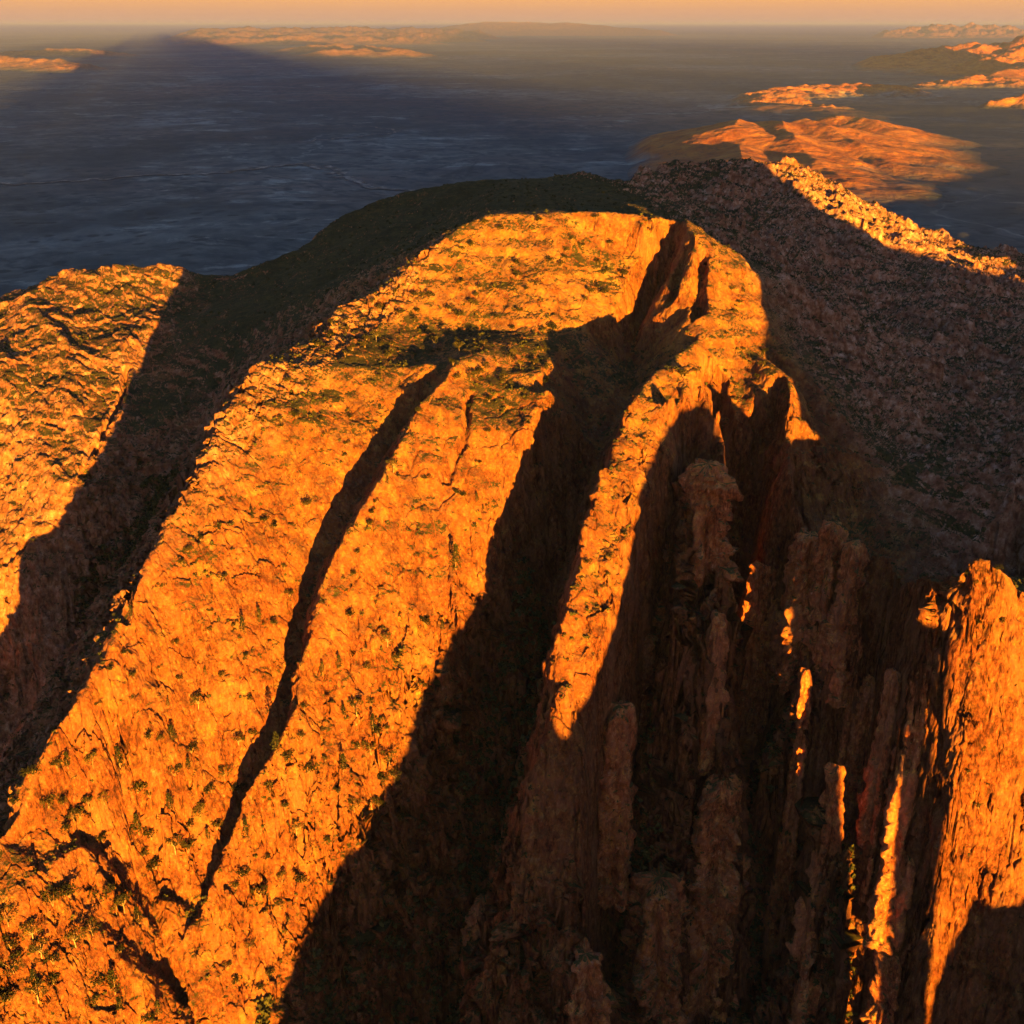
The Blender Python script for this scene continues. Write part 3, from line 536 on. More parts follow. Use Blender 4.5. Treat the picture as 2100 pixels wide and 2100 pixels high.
hills('mountain_range', [([(0.306, -0.03109, 17500), (0.3366, -0.02612, 18000), (0.3623, -0.01912, 18500), (0.3837, -0.01421, 19000), (0.4057, -0.01299, 19000), (0.4171, -0.01462, 18800), (0.4282, -0.00973, 19000), (0.4569, -0.00283, 19500), (0.5024, -0.00891, 19000)], 2300), ([(0.3988, -0.02447, 15500), (0.4205, -0.02118, 15600), (0.4422, -0.01789, 15800), (0.482, -0.01707, 15800)], 900), ([(0.4182, -0.03275, 14200), (0.4444, -0.02943, 14400), (0.48, -0.0286, 14500)], 650)],
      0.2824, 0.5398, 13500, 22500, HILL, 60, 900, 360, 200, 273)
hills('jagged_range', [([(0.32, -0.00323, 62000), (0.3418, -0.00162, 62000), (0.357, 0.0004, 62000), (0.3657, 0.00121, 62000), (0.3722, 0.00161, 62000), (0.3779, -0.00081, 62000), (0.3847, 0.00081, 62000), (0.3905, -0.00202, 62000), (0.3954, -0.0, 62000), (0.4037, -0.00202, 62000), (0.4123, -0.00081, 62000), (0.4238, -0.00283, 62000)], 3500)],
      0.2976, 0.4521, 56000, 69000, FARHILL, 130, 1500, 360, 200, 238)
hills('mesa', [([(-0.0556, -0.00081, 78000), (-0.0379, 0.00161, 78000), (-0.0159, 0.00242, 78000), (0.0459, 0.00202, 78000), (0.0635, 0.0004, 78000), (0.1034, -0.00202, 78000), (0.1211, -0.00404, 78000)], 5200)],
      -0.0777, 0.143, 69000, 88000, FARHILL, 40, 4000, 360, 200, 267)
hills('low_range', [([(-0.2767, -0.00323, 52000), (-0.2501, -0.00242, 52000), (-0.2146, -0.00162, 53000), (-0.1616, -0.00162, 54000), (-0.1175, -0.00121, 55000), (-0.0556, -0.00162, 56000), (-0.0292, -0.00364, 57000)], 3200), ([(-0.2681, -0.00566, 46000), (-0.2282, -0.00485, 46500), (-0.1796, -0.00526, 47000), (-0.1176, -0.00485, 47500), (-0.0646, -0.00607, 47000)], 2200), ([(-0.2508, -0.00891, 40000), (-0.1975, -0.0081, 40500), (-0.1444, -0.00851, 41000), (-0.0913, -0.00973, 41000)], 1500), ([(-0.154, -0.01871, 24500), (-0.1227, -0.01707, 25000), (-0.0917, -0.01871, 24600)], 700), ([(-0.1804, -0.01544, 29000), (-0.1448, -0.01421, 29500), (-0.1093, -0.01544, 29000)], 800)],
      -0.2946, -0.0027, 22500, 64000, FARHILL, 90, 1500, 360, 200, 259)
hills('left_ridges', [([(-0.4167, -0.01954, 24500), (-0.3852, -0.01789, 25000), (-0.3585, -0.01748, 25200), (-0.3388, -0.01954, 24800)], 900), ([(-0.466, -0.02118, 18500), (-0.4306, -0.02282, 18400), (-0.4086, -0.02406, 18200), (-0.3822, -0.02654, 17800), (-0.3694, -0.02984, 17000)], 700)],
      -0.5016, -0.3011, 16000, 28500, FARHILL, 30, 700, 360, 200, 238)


# ------------------------------------------------------------------ haze: one box of even air round camera and scene
me = bpy.data.meshes.new('haze')
x0, x1, y0, y1, z0, z1 = -340000, 340000, -2600, 340000, -760, 240
vs = [(x, y, z) for x in (x0, x1) for y in (y0, y1) for z in (z0, z1)]
me.from_pydata(vs, [], [(0, 1, 3, 2), (4, 6, 7, 5), (0, 4, 5, 1), (2, 3, 7, 6), (0, 2, 6, 4), (1, 5, 7, 3)])
hm = bpy.data.materials.new('haze_air'); hm.use_nodes = True; hm.node_tree.nodes.clear()
ho = hm.node_tree.nodes.new('ShaderNodeOutputMaterial'); hv = hm.node_tree.nodes.new('ShaderNodeVolumePrincipled')
hv.inputs['Density'].default_value = 1.25e-5; hv.inputs['Color'].default_value = (.25, .35, .84, 1)
hv.inputs['Anisotropy'].default_value = 0.0
hm.node_tree.links.new(hv.outputs[0], ho.inputs['Volume']); me.materials.append(hm)
hz = bpy.data.objects.new('haze', me); C.objects.link(hz); hz['kind'] = 'stuff'
RIVER_A = [(-2215, 4626, -600), (-1982, 4691, -600), (-1755, 4792, -600), (-1546, 4915, -600), (-1317, 5007, -600), (-1188, 5161, -600), (-1009, 5367, -600), (-872, 5283, -600), (-723, 4915, -600), (-596, 4626, -600), (-433, 4500, -600), (-281, 4410, -600)]
RIVER_B = [(-1200, 6432, -600), (-1000, 6683, -600), (-669, 7096, -600), (-909, 7479, -600), (-1425, 7686, -600), (-1987, 8135, -600), (-2428, 7995, -600), (-3010, 8639, -600)]
VEGETATION = {   # ground position (x, y) cast from image pixels, kind, height in m
    'crest_face': [(-28.3, 618.0, 's', 4.1), (-18.3, 616.0, 's', 4.2), (3.5, 596.0, 's', 3.8), (15.6, 658.0, 's', 5.1), (7.8, 610.0, 's', 3.2), (-15.3, 658.0, 's', 3.7), (-29.7, 596.0, 's', 4.5), (-19.6, 610.0, 's', 3.8), (40.8, 606.0, 's', 3.7), (28.3, 628.0, 's', 4.0), (54.7, 630.0, 's', 4.0), (30.9, 640.0, 's', 3.9), (34.6, 648.0, 's', 4.1), (-74.3, 606.0, 's', 4.5), (-53.4, 593.0, 's', 4.0), (43.6, 612.0, 's', 5.2), (29.6, 634.0, 's', 3.3), (-65.8, 616.0, 's', 4.1), (63.6, 630.0, 's', 4.9), (22.4, 585.0, 's', 5.1), (48.9, 618.0, 's', 3.4), (-98.0, 580.0, 's', 4.6), (-62.0, 598.0, 's', 3.8), (-77.3, 608.0, 's', 3.7), (-8.8, 594.0, 's', 3.8), (57.1, 650.0, 's', 3.7), (-7.0, 652.0, 's', 5.0), (14.4, 612.0, 's', 3.3), (-22.6, 604.0, 's', 5.2), (22.0, 588.0, 's', 4.6), (-45.9, 609.0, 's', 4.9), (-33.9, 600.0, 's', 4.3), (2.7, 630.0, 's', 4.4), (21.4, 628.0, 's', 4.4), (-23.8, 644.0, 's', 4.2), (0.8, 586.0, 's', 3.2), (-55.0, 610.0, 's', 3.5), (53.0, 614.0, 's', 5.0), (-50.4, 610.0, 's', 4.1), (49.5, 636.0, 's', 3.8), (17.4, 583.0, 's', 3.5), (-29.2, 640.0, 's', 4.0), (2.8, 622.0, 's', 4.9), (49.1, 658.0, 's', 4.3), (-53.0, 600.0, 's', 3.5), (40.6, 646.0, 's', 3.3)],
    'bench': [(-29.0, 563.0, 's', 4.1), (-4.9, 524.0, 's', 3.2), (-78.0, 574.0, 's', 3.8), (-29.0, 524.0, 's', 4.4), (11.3, 544.0, 's', 3.7), (-27.4, 518.0, 's', 3.9), (4.3, 538.0, 'g', 5.0), (-15.8, 531.0, 's', 4.2), (17.2, 531.0, 's', 4.4), (-102.3, 564.0, 's', 4.3), (-97.8, 588.0, 's', 4.2), (-0.8, 544.0, 'g', 5.1), (-83.0, 558.0, 's', 4.3), (-27.2, 551.0, 'g', 5.3), (-72.4, 571.0, 'g', 6.2), (16.4, 560.0, 's', 3.2), (-41.2, 559.0, 's', 2.9), (-37.7, 560.0, 's', 2.9), (-41.4, 567.0, 'g', 6.3), (-77.2, 563.0, 's', 3.7), (-3.8, 529.0, 's', 3.4), (-85.9, 550.0, 'g', 4.1), (-89.7, 582.0, 's', 3.4), (-64.6, 552.0, 's', 4.3), (-96.0, 558.0, 's', 3.2), (-63.4, 568.0, 's', 3.1), (0.7, 549.0, 'g', 4.4), (-81.8, 592.0, 'g', 4.9), (-20.5, 522.0, 'g', 4.1), (-91.6, 592.0, 's', 2.9), (-69.6, 564.0, 's', 3.7), (-18.4, 528.0, 's', 3.7), (-14.2, 561.0, 's', 3.1), (-29.2, 568.0, 's', 3.8), (17.7, 540.0, 's', 4.6), (-13.0, 534.0, 'g', 4.9)],
    'first_slab_top': [(-69.4, 508.0, 's', 2.1), (-109.5, 494.0, 's', 2.5), (-80.5, 492.0, 's', 3.3), (-79.7, 512.0, 's', 2.8), (-92.1, 504.0, 's', 2.9), (-49.0, 533.0, 's', 3.0), (-117.9, 496.0, 's', 2.3), (-110.0, 522.0, 's', 3.3), (-89.5, 496.0, 's', 2.8), (-66.8, 532.0, 's', 3.1), (-130.2, 452.0, 's', 2.7), (-124.7, 486.0, 's', 2.1), (-91.3, 491.0, 's', 2.4), (-79.3, 496.0, 's', 3.0)],
    'first_slab_middle': [(-159.6, 374.0, 's', 3.8), (-117.6, 454.0, 'c', 5.3), (-100.0, 436.0, 's', 4.0), (-156.0, 394.0, 'c', 5.8), (-129.9, 440.0, 's', 3.1), (-136.1, 434.0, 's', 3.5), (-140.8, 420.0, 's', 3.1), (-111.1, 422.0, 'c', 7.1), (-125.8, 424.0, 's', 3.5), (-129.1, 406.0, 's', 3.6), (-141.6, 400.0, 's', 3.3), (-119.7, 414.0, 's', 3.0), (-139.8, 426.0, 's', 3.6), (-108.8, 457.0, 's', 3.7), (-123.3, 400.0, 's', 3.1), (-152.3, 378.0, 's', 3.4), (-130.0, 398.0, 'c', 4.8), (-163.5, 366.0, 's', 2.5), (-129.8, 412.0, 's', 2.9), (-156.1, 382.0, 's', 2.9), (-114.2, 407.0, 's', 2.6), (-146.0, 390.0, 's', 2.6), (-116.5, 414.0, 'c', 7.6), (-139.8, 392.0, 's', 2.9), (-141.8, 382.0, 'c', 4.3), (-147.4, 409.0, 's', 3.0), (-105.5, 423.0, 's', 3.6), (-103.1, 444.0, 's', 3.2), (-112.2, 456.0, 's', 3.7), (-112.3, 397.0, 's', 3.4)],
    'first_slab_foot': [(-139.1, 370.0, 's', 5.6), (-151.6, 355.0, 's', 4.6), (-153.0, 358.0, 'c', 10.7), (-138.4, 356.0, 'g', 7.8), (-139.9, 362.0, 'c', 9.1), (-158.3, 364.0, 'c', 9.7), (-174.7, 346.0, 's', 4.5), (-111.2, 390.0, 's', 4.1), (-156.1, 356.0, 'g', 5.2), (-172.5, 350.0, 'c', 7.6), (-166.4, 348.0, 'g', 6.7), (-116.4, 380.0, 's', 6.1), (-153.0, 364.0, 's', 6.1), (-126.5, 374.0, 's', 5.0), (-187.7, 336.0, 's', 5.7), (-134.1, 364.0, 's', 4.2), (-164.7, 354.0, 'g', 6.8), (-168.7, 344.0, 's', 5.6), (-134.1, 379.0, 's', 4.9), (-121.9, 380.0, 'g', 6.5), (-116.4, 388.0, 'g', 5.8), (-148.8, 360.0, 's', 5.8), (-181.5, 340.0, 's', 5.5), (-162.6, 346.0, 's', 4.7), (-124.1, 368.0, 's', 4.7), (-134.4, 374.0, 'c', 6.4), (-171.4, 336.0, 's', 4.7), (-148.2, 364.0, 's', 4.7), (-147.4, 356.0, 's', 5.8), (-143.9, 372.0, 's', 4.2), (-177.3, 338.0, 's', 6.0), (-127.6, 366.0, 'c', 5.9), (-134.0, 358.0, 's', 6.1), (-170.1, 341.0, 'g', 5.7), (-147.0, 369.0, 's', 4.2), (-161.6, 351.0, 'g', 5.2), (-173.2, 342.0, 's', 4.7), (-140.0, 376.0, 'c', 8.2), (-143.3, 362.0, 's', 5.3), (-130.4, 368.0, 'g', 7.8)],
    'lower_lobe': [(-162.3, 308.0, 'g', 8.3), (-158.2, 314.0, 'g', 7.5), (-179.3, 294.0, 'g', 9.2), (-154.0, 307.0, 's', 6.4), (-150.2, 317.0, 's', 5.5), (-165.9, 318.0, 's', 7.3), (-156.5, 300.0, 's', 5.3), (-169.7, 312.0, 's', 7.3), (-148.4, 333.0, 'c', 8.5), (-180.0, 289.0, 's', 6.1), (-136.4, 309.0, 'c', 7.9), (-172.5, 294.0, 'c', 8.5), (-138.7, 306.0, 's', 6.5), (-152.4, 331.0, 'g', 9.7), (-148.6, 304.0, 'c', 7.0), (-168.1, 301.0, 's', 5.1), (-171.3, 300.0, 'g', 7.7), (-158.2, 327.0, 's', 7.4), (-154.3, 328.0, 'g', 6.6), (-180.6, 298.0, 's', 5.4), (-168.3, 298.0, 's', 5.4), (-181.2, 301.0, 'g', 7.8), (-174.3, 302.0, 'g', 7.7), (-150.6, 307.0, 'c', 11.6)],
    'second_slab_top': [(-16.1, 464.0, 'c', 4.6), (-62.1, 446.0, 's', 2.9), (-6.3, 486.0, 's', 2.6), (-25.7, 464.0, 's', 3.2), (-13.2, 462.0, 'c', 3.5), (-39.1, 466.0, 's', 3.5), (-69.0, 427.0, 's', 3.1), (-21.9, 464.0, 's', 3.1), (-67.9, 432.0, 's', 2.6), (-62.4, 442.0, 's', 3.5), (-46.1, 480.0, 'c', 3.7), (-11.1, 510.0, 's', 3.6), (-51.3, 463.0, 's', 2.3), (-11.7, 486.0, 's', 3.1), (-56.0, 458.0, 'c', 4.3), (-20.2, 504.0, 's', 3.3), (-41.8, 439.0, 's', 3.5), (-60.7, 450.0, 's', 2.5), (0.5, 489.0, 's', 2.3), (-15.6, 476.0, 's', 2.2)],
    'second_slab_foot': [(-57.0, 394.0, 's', 3.8), (-92.5, 371.0, 's', 5.5), (-92.8, 348.0, 's', 3.5), (-86.1, 383.0, 's', 3.8), (-69.5, 414.0, 's', 4.4), (-73.5, 400.0, 'c', 7.3), (-62.1, 404.0, 's', 4.1), (-57.1, 384.0, 's', 5.5), (-95.3, 354.0, 'g', 5.3), (-101.0, 355.0, 's', 4.4), (-86.9, 376.0, 's', 4.1), (-79.9, 396.0, 'c', 5.4), (-108.3, 356.0, 'c', 8.5), (-77.2, 364.0, 's', 4.2), (-71.1, 390.0, 'c', 6.3), (-89.2, 361.0, 'g', 7.1), (-84.6, 372.0, 's', 5.4), (-38.7, 422.0, 's', 4.6), (-60.4, 396.0, 's', 4.7), (-112.9, 348.0, 's', 4.5), (-107.4, 338.0, 'g', 4.8), (-99.0, 363.0, 'g', 5.9), (-56.9, 390.0, 's', 5.2), (-70.3, 376.0, 'c', 9.2), (-49.1, 410.0, 's', 5.0), (-110.2, 350.0, 's', 4.9), (-30.6, 422.0, 'c', 4.9), (-96.4, 350.0, 'g', 5.0), (-72.8, 372.0, 's', 4.1), (-96.0, 370.0, 'c', 10.4), (-86.9, 354.0, 's', 5.3), (-112.2, 332.0, 's', 4.6), (-78.1, 377.0, 's', 3.5), (-116.0, 334.0, 's', 3.6), (-65.8, 391.0, 'g', 7.4), (-53.3, 392.0, 's', 3.4), (-102.9, 332.0, 's', 4.7), (-99.5, 337.0, 's', 4.8), (-64.3, 386.0, 's', 5.6), (-103.3, 348.0, 's', 5.0), (-92.8, 362.0, 'g', 5.3), (-53.9, 411.0, 'g', 6.0)],
    'third_spur': [(36.3, 384.0, 's', 2.3), (27.1, 388.0, 's', 2.8), (29.5, 390.0, 's', 3.0), (45.5, 404.0, 's', 2.1), (38.2, 388.0, 's', 2.5), (38.2, 394.0, 's', 3.1), (32.9, 382.0, 's', 2.5), (57.7, 447.0, 's', 2.6)],
    'rib_and_knoll': [(80.2, 496.0, 's', 3.7), (128.8, 547.0, 's', 3.8), (110.2, 548.0, 's', 2.6), (126.2, 542.0, 's', 3.1), (133.1, 543.0, 's', 2.8), (114.7, 542.0, 's', 2.5), (124.4, 592.0, 's', 2.7), (112.7, 620.0, 's', 3.7), (120.8, 598.0, 's', 3.8), (120.9, 556.0, 's', 2.7), (107.3, 613.0, 's', 2.9), (106.7, 576.0, 'g', 3.7), (119.2, 604.0, 'g', 3.6), (134.0, 566.0, 's', 3.7), (97.6, 543.0, 's', 2.9), (121.9, 562.0, 's', 2.9), (87.1, 498.0, 'g', 4.2), (102.0, 592.0, 's', 3.3), (120.9, 586.0, 's', 2.9), (136.1, 529.0, 's', 3.5)],
    'fifth_spur': [(173.6, 326.0, 's', 1.9), (164.5, 330.0, 's', 2.1), (160.0, 336.0, 's', 2.8), (169.5, 332.0, 's', 2.8), (162.5, 334.0, 's', 2.2), (171.0, 324.0, 's', 3.0), (177.4, 330.0, 's', 2.0), (179.3, 327.0, 's', 2.0), (158.1, 339.0, 's', 2.3), (169.0, 327.0, 's', 3.1), (165.4, 326.0, 's', 2.3), (166.1, 335.0, 's', 3.0), (155.7, 344.0, 's', 2.7), (180.4, 330.0, 's', 2.1)],
}
SINGLE_TREES = [(-25.0, 440.0, 'c', 13, 'tall dark upright tree alone on the smooth upper face of the second slab'),
    (-103.5, 500.0, 's', 4.6, 'tall dark shrub, the larger of a pair on the upper first slab'),
    (-110.1, 497.0, 's', 3.4, 'low dark shrub, the smaller of a pair on the upper first slab'),
    (-96.1, 470.0, 's', 4.2, 'dark shrub beside the long cleft, halfway up the first slab'),
    (-43.5, 492.0, 's', 3.8, 'round shrub on the very rim of the long cleft near its top'),
    (-54.0, 464.0, 'g', 6.5, 'wide dark tree on the right rim of the long cleft'),
    (-59.0, 390.0, 'c', 8, 'lone pointed tree above the big thicket low on the second slab'),
    (133.0, 402.0, 'g', 6.0, 'yellow-green tree on top of the dark columnar wall'),
    (-171.7, 292.0, 'g', 8.5, 'pale-trunked tree in the bottom corner of the lower lobe'),
    (-132.3, 390.0, 'g', 6.5, 'wide olive tree in the middle of the lower first slab')]
THICKET = [(-59.9, 378.0), (-55.8, 384.0), (-52.4, 386.0), (-62.1, 375.0), (-50.3, 384.0), (-56.8, 378.0), (-60.0, 386.0), (-66.2, 370.0)]

# ------------------------------------------------------------------ dry riverbed across the plain
def strip(name, pts, width, lift, mat):
    P = [Vector(p) for p in pts]; Q = []
    for a, b in zip(P[:-1], P[1:]):
        for k in range(24): Q.append(a.lerp(b, k/24))
    Q.append(P[-1]); n = len(Q)
    A = np.array([[p.x, p.y] for p in Q]); s = np.arange(n)
    A[:, 0] += 60*noise2(s*1.0, s*0, 9, 301)+25*noise2(s*1.0, s*0, 3, 302); A[:, 1] += 110*noise2(s*1.0, s*0+9, 8, 303)+50*noise2(s*1.0, s*0, 3, 304)
    d = np.gradient(A, axis=0); nn = np.stack([-d[:, 1], d[:, 0]], -1); nn /= np.linalg.norm(nn, axis=1)[:, None]
    w = width*(.55+.6*np.abs(noise2(s*1.0, s*0, 4, 305)))
    lanes = np.linspace(-1, 1, 5)
    X = A[:, 0][:, None]+nn[:, 0][:, None]*w[:, None]*lanes; Y = A[:, 1][:, None]+nn[:, 1][:, None]*w[:, None]*lanes
    RRr = np.hypot(X, Y); fd = np.clip((RRr-1500)/4000, 0, 1)
    Z = PZ + fd*(9*fbm2(X, Y, 1900, 5, 100) + 6*fbm2(X, Y, 500, 3, 105)) + np.clip(RRr/60000, 0, 1)*30*noise2(X, Y, 16000, 107) + 16*np.clip(1-np.abs(RRr-3600)/2400, 0, 1)*ridged2(X, Y, 900, 4, 108)
    return grid_object(name, X, Y, Z+lift, mat)
def sand_material():
    t = NT('river_sand'); P = t.pos()
    t.l.new(t.ramp(t.noise(P, .02, 6, .7), [(.40, (.05, .055, .045)), (.5, (.14, .13, .115)), (.62, (.30, .28, .25))]), t.p.inputs['Base Color']); return t.m
SAND = sand_material()
strip('riverbed', RIVER_A, 26, 3, SAND)
strip('creek', RIVER_B, 12, 3, SAND)

# ------------------------------------------------------------------ vegetation
def leaf_material(name, dark, mid, light):
    t = NT(name)
    oi = t.n.new('ShaderNodeObjectInfo')
    v = t.math('ADD', t.math('MULTIPLY', t.noise(t.pos(), 1.3, 3, .6), .75), t.math('MULTIPLY', oi.outputs['Random'], .25))
    t.l.new(t.ramp(v, [(.35, dark), (.5, mid), (.68, light)]), t.p.inputs['Base Color']); return t.m
LEAF = leaf_material('mulga_leaf', (.009, .011, .003), (.020, .021, .006), (.046, .037, .009))
PINE = leaf_material('native_pine_leaf', (.010, .014, .005), (.020, .024, .007), (.042, .040, .010))
GUM = leaf_material('gum_leaf', (.014, .016, .005), (.034, .032, .008), (.085, .066, .014))
bt = NT('bark'); bt.l.new(bt.ramp(bt.noise(bt.pos((1, 1, .3)), 3), [(.4, (.10, .06, .035)), (.6, (.22, .15, .09))]), bt.p.inputs['Base Color']); BARK = bt.m
wt = NT('white_bark'); wt.l.new(wt.ramp(wt.noise(wt.pos((1, 1, .5)), 2), [(.4, (.16, .12, .08)), (.6, (.30, .24, .17))]), wt.p.inputs['Base Color']); WHITE = wt.m

def leaf_mesh(name, centres, radii, per, size, mat, seed, flat=.7):
    """leaf sprays: small folded quads spread through lobes of given centres and radii"""
    r = np.random.default_rng(seed); vs = []; fs = []
    for c, rad in zip(centres, radii):
        for _ in range(per):
            d = r.normal(size=3); d /= np.linalg.norm(d); q = rad*r.uniform(.35, 1.08)**.6
            p = np.array(c)+d*q*np.array([1, 1, flat])
            a = r.normal(size=3); a /= np.linalg.norm(a); b = np.cross(a, r.normal(size=3)); b /= np.linalg.norm(b)
            s = size*r.uniform(.6, 1.4); k = len(vs)
            vs += [p-a*s, p+b*s*.6, p+a*s, p-b*s*.6]; fs.append((k, k+1, k+2, k+3))
    me = bpy.data.meshes.new(name); me.from_pydata([tuple(v) for v in vs], [], fs); me.materials.append(mat); return me
def limb_mesh(name, limbs, mat):
    """tapered limbs: list of (start, end, r0, r1)"""
    vs = []; fs = []
    for A, B, r0, r1 in limbs:
        A, B = Vector(A), Vector(B); ax = (B-A).normalized(); u_ = ax.orthogonal().normalized(); v_ = ax.cross(u_); k = len(vs)
        for j, (P, rr_) in enumerate(((A, r0), (A.lerp(B, .5)+u_*(B-A).length*.04, (r0+r1)/2), (B, r1))):
            for i in range(6):
                an = i*math.pi/3; vs.append(P+(u_*math.cos(an)+v_*math.sin(an))*rr_)
        for j in range(2):
            for i in range(6): fs.append((k+j*6+i, k+j*6+(i+1) % 6, k+j*6+6+(i+1) % 6, k+j*6+6+i))
        fs.append(tuple(k+12+i for i in range(6)))
    me = bpy.data.meshes.new(name); me.from_pydata([tuple(v) for v in vs], [], fs); me.materials.append(mat); return me
KINDS = {'s': [], 'c': [], 'g': []}       # unit height 1 m, scaled when placed
for k in range(5):
    r = random.Random(k); c = [(r.uniform(-.32, .32), r.uniform(-.32, .32), r.uniform(.34, .72)) for _ in range(6)]
    rad = [r.uniform(.20, .34) for _ in c]
    stems = [((0, 0, -.12), (x*.8, y*.8, z), .035, .012) for x, y, z in c[:4]]
    KINDS['s'].append((('foliage', leaf_mesh('foliage', c, rad, 46, .062, LEAF, k)), ('stem', limb_mesh('stem', stems, BARK))))
for k in range(4):
    r = random.Random(20+k); c = []; rad = []
    for z in (.2, .32, .45, .58, .7, .8, .89, .96):
        w_ = .17*math.sin(min(1, (1.04-z)*1.5)*math.pi/2)*r.uniform(.8, 1.25)+.01
        c.append((r.uniform(-.035, .035), r.uniform(-.035, .035), z)); rad.append(w_)
    KINDS['c'].append((('crown', leaf_mesh('crown', c, rad, 44, .036, PINE, 30+k, 1.0)), ('trunk', limb_mesh('trunk', [((0, 0, -.08), (0.01, 0, .9), .022, .004)], BARK))))
for k in range(3):
    r = random.Random(40+k); c = []; rad = []; limbs = [((0, 0, -.1), (r.uniform(-.05, .05), r.uniform(-.05, .05), .38), .035, .024)]
    top = limbs[0][1]
    for a_ in range(7):
        an = a_*.9+r.uniform(0, .5); q_ = r.uniform(.18, .42); p = (math.cos(an)*q_, math.sin(an)*q_, r.uniform(.52, .9))
        c.append(p); rad.append(r.uniform(.13, .23)); limbs.append((top, p, .018, .005))
    KINDS['g'].append((('crown', leaf_mesh('crown', c, rad, 60, .042, GUM, 50+k, .75)), ('trunk', limb_mesh('trunk', limbs, WHITE if k == 0 else BARK))))
NAME = {'s': 'shrub', 'c': 'pine_tree', 'g': 'gum_tree'}
CAT = {'s': 'shrub', 'c': 'tree', 'g': 'tree'}
def plant(x, y, z, kind, height, label, group=None, variant=None):
    v = KINDS[kind][random.randrange(len(KINDS[kind])) if variant is None else variant]
    root = bpy.data.objects.new(NAME[kind], None); C.objects.link(root)
    root.empty_display_size = .2
    wide = random.uniform(.9, 1.35) if kind == 's' else 1
    root.location = (x, y, z); root.scale = (height*wide, height*wide, height); root.rotation_euler = (0, 0, random.uniform(0, 6.28))
    root['label'] = label; root['category'] = CAT[kind]
    if group: root['group'] = group
    for nm, me in v:
        o = bpy.data.objects.new(nm, me); C.objects.link(o); o.parent = root
    return root
def heights(P):
    P = np.array(P, float); return mountain_height(P[:, 0], P[:, 1])
WHERE = {
 'crest_face': 'on the high sunlit crest face', 'bench': 'on the sunlit bench above the slabs',
 'first_slab_top': 'on the upper first slab', 'first_slab_middle': 'on the middle of the first slab',
 'first_slab_foot': 'at the foot of the first slab', 'lower_lobe': 'on the low sunlit lobe',
 'second_slab_top': 'on the upper second slab', 'second_slab_foot': 'on the lower second slab',
 'third_spur': 'on the thin sunlit spur', 'rib_and_knoll': 'on the bright rib and knoll',
 'fifth_spur': 'on the steep far spur'}
LOOK = {'s': 'rounded dark olive shrub', 'c': 'narrow pointed dark pine', 'g': 'spreading open-crowned olive tree'}
MANY = {'s': 'shrubs ', 'c': 'pines ', 'g': 'spreading trees '}
for zone, L in VEGETATION.items():
    zz_ = heights([(p[0], p[1]) for p in L])
    items = [(x, y, z, k, s_) for (x, y, k, s_), z in zip(L, zz_)]
    for kind in 'scg':
        grp = [it for it in items if it[3] == kind]
        extreme = {}
        if len(grp) >= 3:
            for word, f in (('largest', lambda t_: t_[4]), ('topmost', lambda t_: t_[2]/t_[1]), ('lowest-standing', lambda t_: -t_[2]/t_[1]),
                            ('leftmost', lambda t_: -t_[0]/t_[1]), ('rightmost', lambda t_: t_[0]/t_[1]), ('smallest', lambda t_: -t_[4])):
                b_ = max(grp, key=f)
                extreme.setdefault(b_, word)
        for it in grp:
            x, y, z, k, s_ = it; lab = LOOK[k]+' '+WHERE[zone]
            if it in extreme: lab += ', '+extreme[it]+' of its kind there'
            plant(x, y, z, k, s_, lab, MANY[k]+WHERE[zone] if len(grp) > 1 else None)
hz_ = heights([(p[0], p[1]) for p in SINGLE_TREES])
for (x, y, k, s_, lab), z in zip(SINGLE_TREES, hz_): plant(x, y, z, k, s_, lab, variant=0)
hz_ = heights(THICKET)
for i, ((x, y), z) in enumerate(zip(THICKET, hz_)):
    plant(x, y, z, 'g', 5.0+1.2*(i % 3), 'dark olive tree in the dense thicket low on the second slab', 'trees of the thicket low on the second slab')

# low scrub and spinifex nobody could count, over the whole massif: one mesh of leaf tufts
r = np.random.default_rng(5)
N = 60000
t_ = r.uniform(-.56, .56, N); y_ = np.exp(r.uniform(math.log(235), math.log(1250), N)); x_ = t_*y_
h0 = mountain_height(x_, y_); gx_ = mountain_height(x_+1.5, y_)-h0; gy_ = mountain_height(x_, y_+1.5)-h0
sl_ = np.hypot(gx_, gy_)/1.5
dens = np.clip(.55+1.3*fbm2(x_, y_, 26, 3, 400), 0, 1)*np.clip(1.15-sl_*.55, .03, 1)*np.where(.958*x_+.287*y_ > 318, 1.0, .42)
keep = r.random(N) < dens*.8
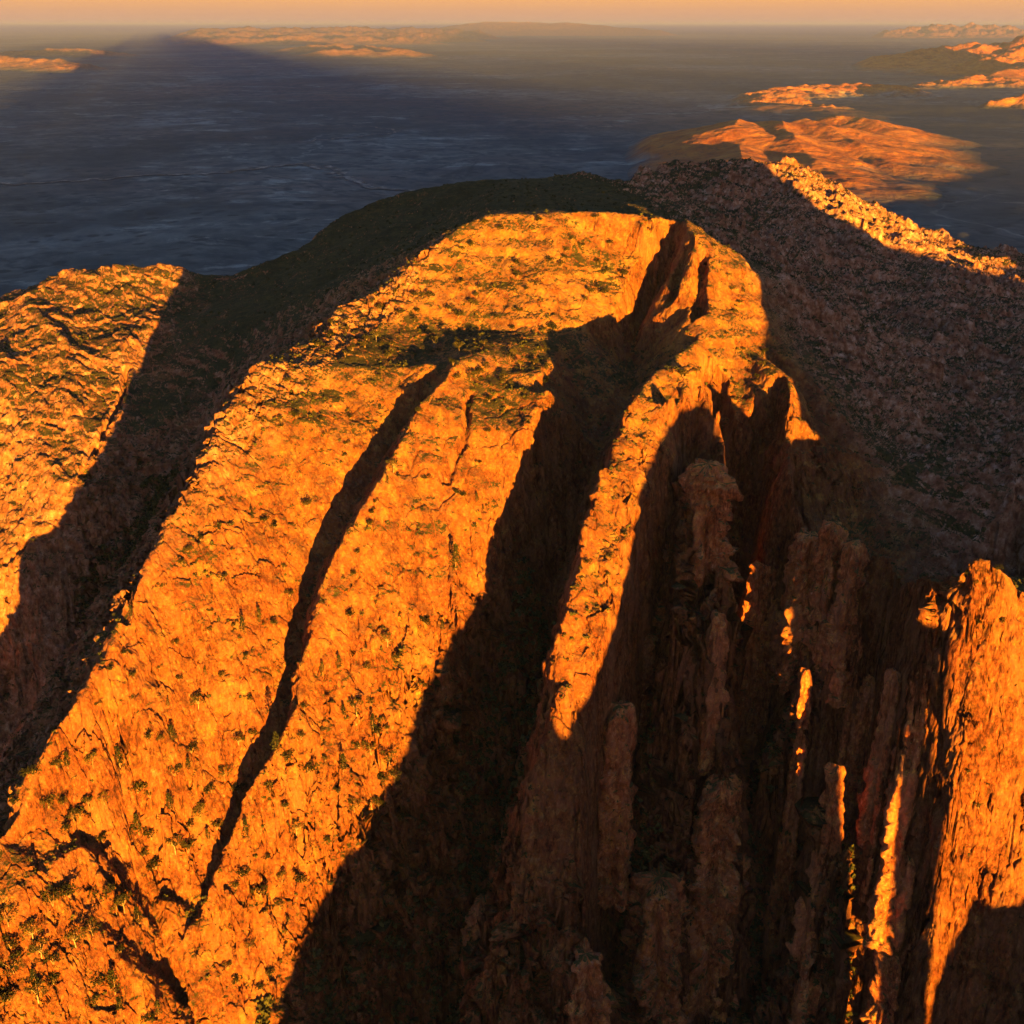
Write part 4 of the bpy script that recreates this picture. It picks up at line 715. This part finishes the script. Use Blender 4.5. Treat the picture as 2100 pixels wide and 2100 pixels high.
# thick scrub added to darken the hollows of the chasm and the valley
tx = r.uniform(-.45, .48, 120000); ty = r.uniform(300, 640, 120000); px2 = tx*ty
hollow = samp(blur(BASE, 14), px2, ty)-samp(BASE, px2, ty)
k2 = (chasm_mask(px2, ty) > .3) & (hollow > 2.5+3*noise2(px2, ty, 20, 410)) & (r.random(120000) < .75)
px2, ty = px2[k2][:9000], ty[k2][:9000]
keep_x, keep_y, keep_h = x_[keep][:22000], y_[keep][:22000], h0[keep][:22000]
n_low = len(keep_x)
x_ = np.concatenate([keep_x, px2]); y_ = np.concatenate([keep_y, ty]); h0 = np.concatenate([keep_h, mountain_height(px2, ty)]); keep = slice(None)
#, y_[keep][:22000], h0[keep][:22000]
n = len(x_); K = 9
size = (r.uniform(.35, 1.0, n)**1.5*1.3+.35); size[n_low:] *= 1.7
base = np.stack([x_, y_, h0+.25*size], -1)[:, None, :]
d = r.normal(size=(n, K, 3)); d /= np.linalg.norm(d, axis=2)[..., None]; d[..., 2] = np.abs(d[..., 2])*.8
p = base+d*size[:, None, None]*r.uniform(.3, 1, (n, K, 1))
a = r.normal(size=(n, K, 3)); a /= np.linalg.norm(a, axis=2)[..., None]
b = np.cross(a, r.normal(size=(n, K, 3))); b /= np.linalg.norm(b, axis=2)[..., None]
sz = size[:, None, None]*r.uniform(.3, .6, (n, K, 1))
V = np.stack([p-a*sz, p+b*sz*.7, p+a*sz, p-b*sz*.7], 2).reshape(-1, 3)
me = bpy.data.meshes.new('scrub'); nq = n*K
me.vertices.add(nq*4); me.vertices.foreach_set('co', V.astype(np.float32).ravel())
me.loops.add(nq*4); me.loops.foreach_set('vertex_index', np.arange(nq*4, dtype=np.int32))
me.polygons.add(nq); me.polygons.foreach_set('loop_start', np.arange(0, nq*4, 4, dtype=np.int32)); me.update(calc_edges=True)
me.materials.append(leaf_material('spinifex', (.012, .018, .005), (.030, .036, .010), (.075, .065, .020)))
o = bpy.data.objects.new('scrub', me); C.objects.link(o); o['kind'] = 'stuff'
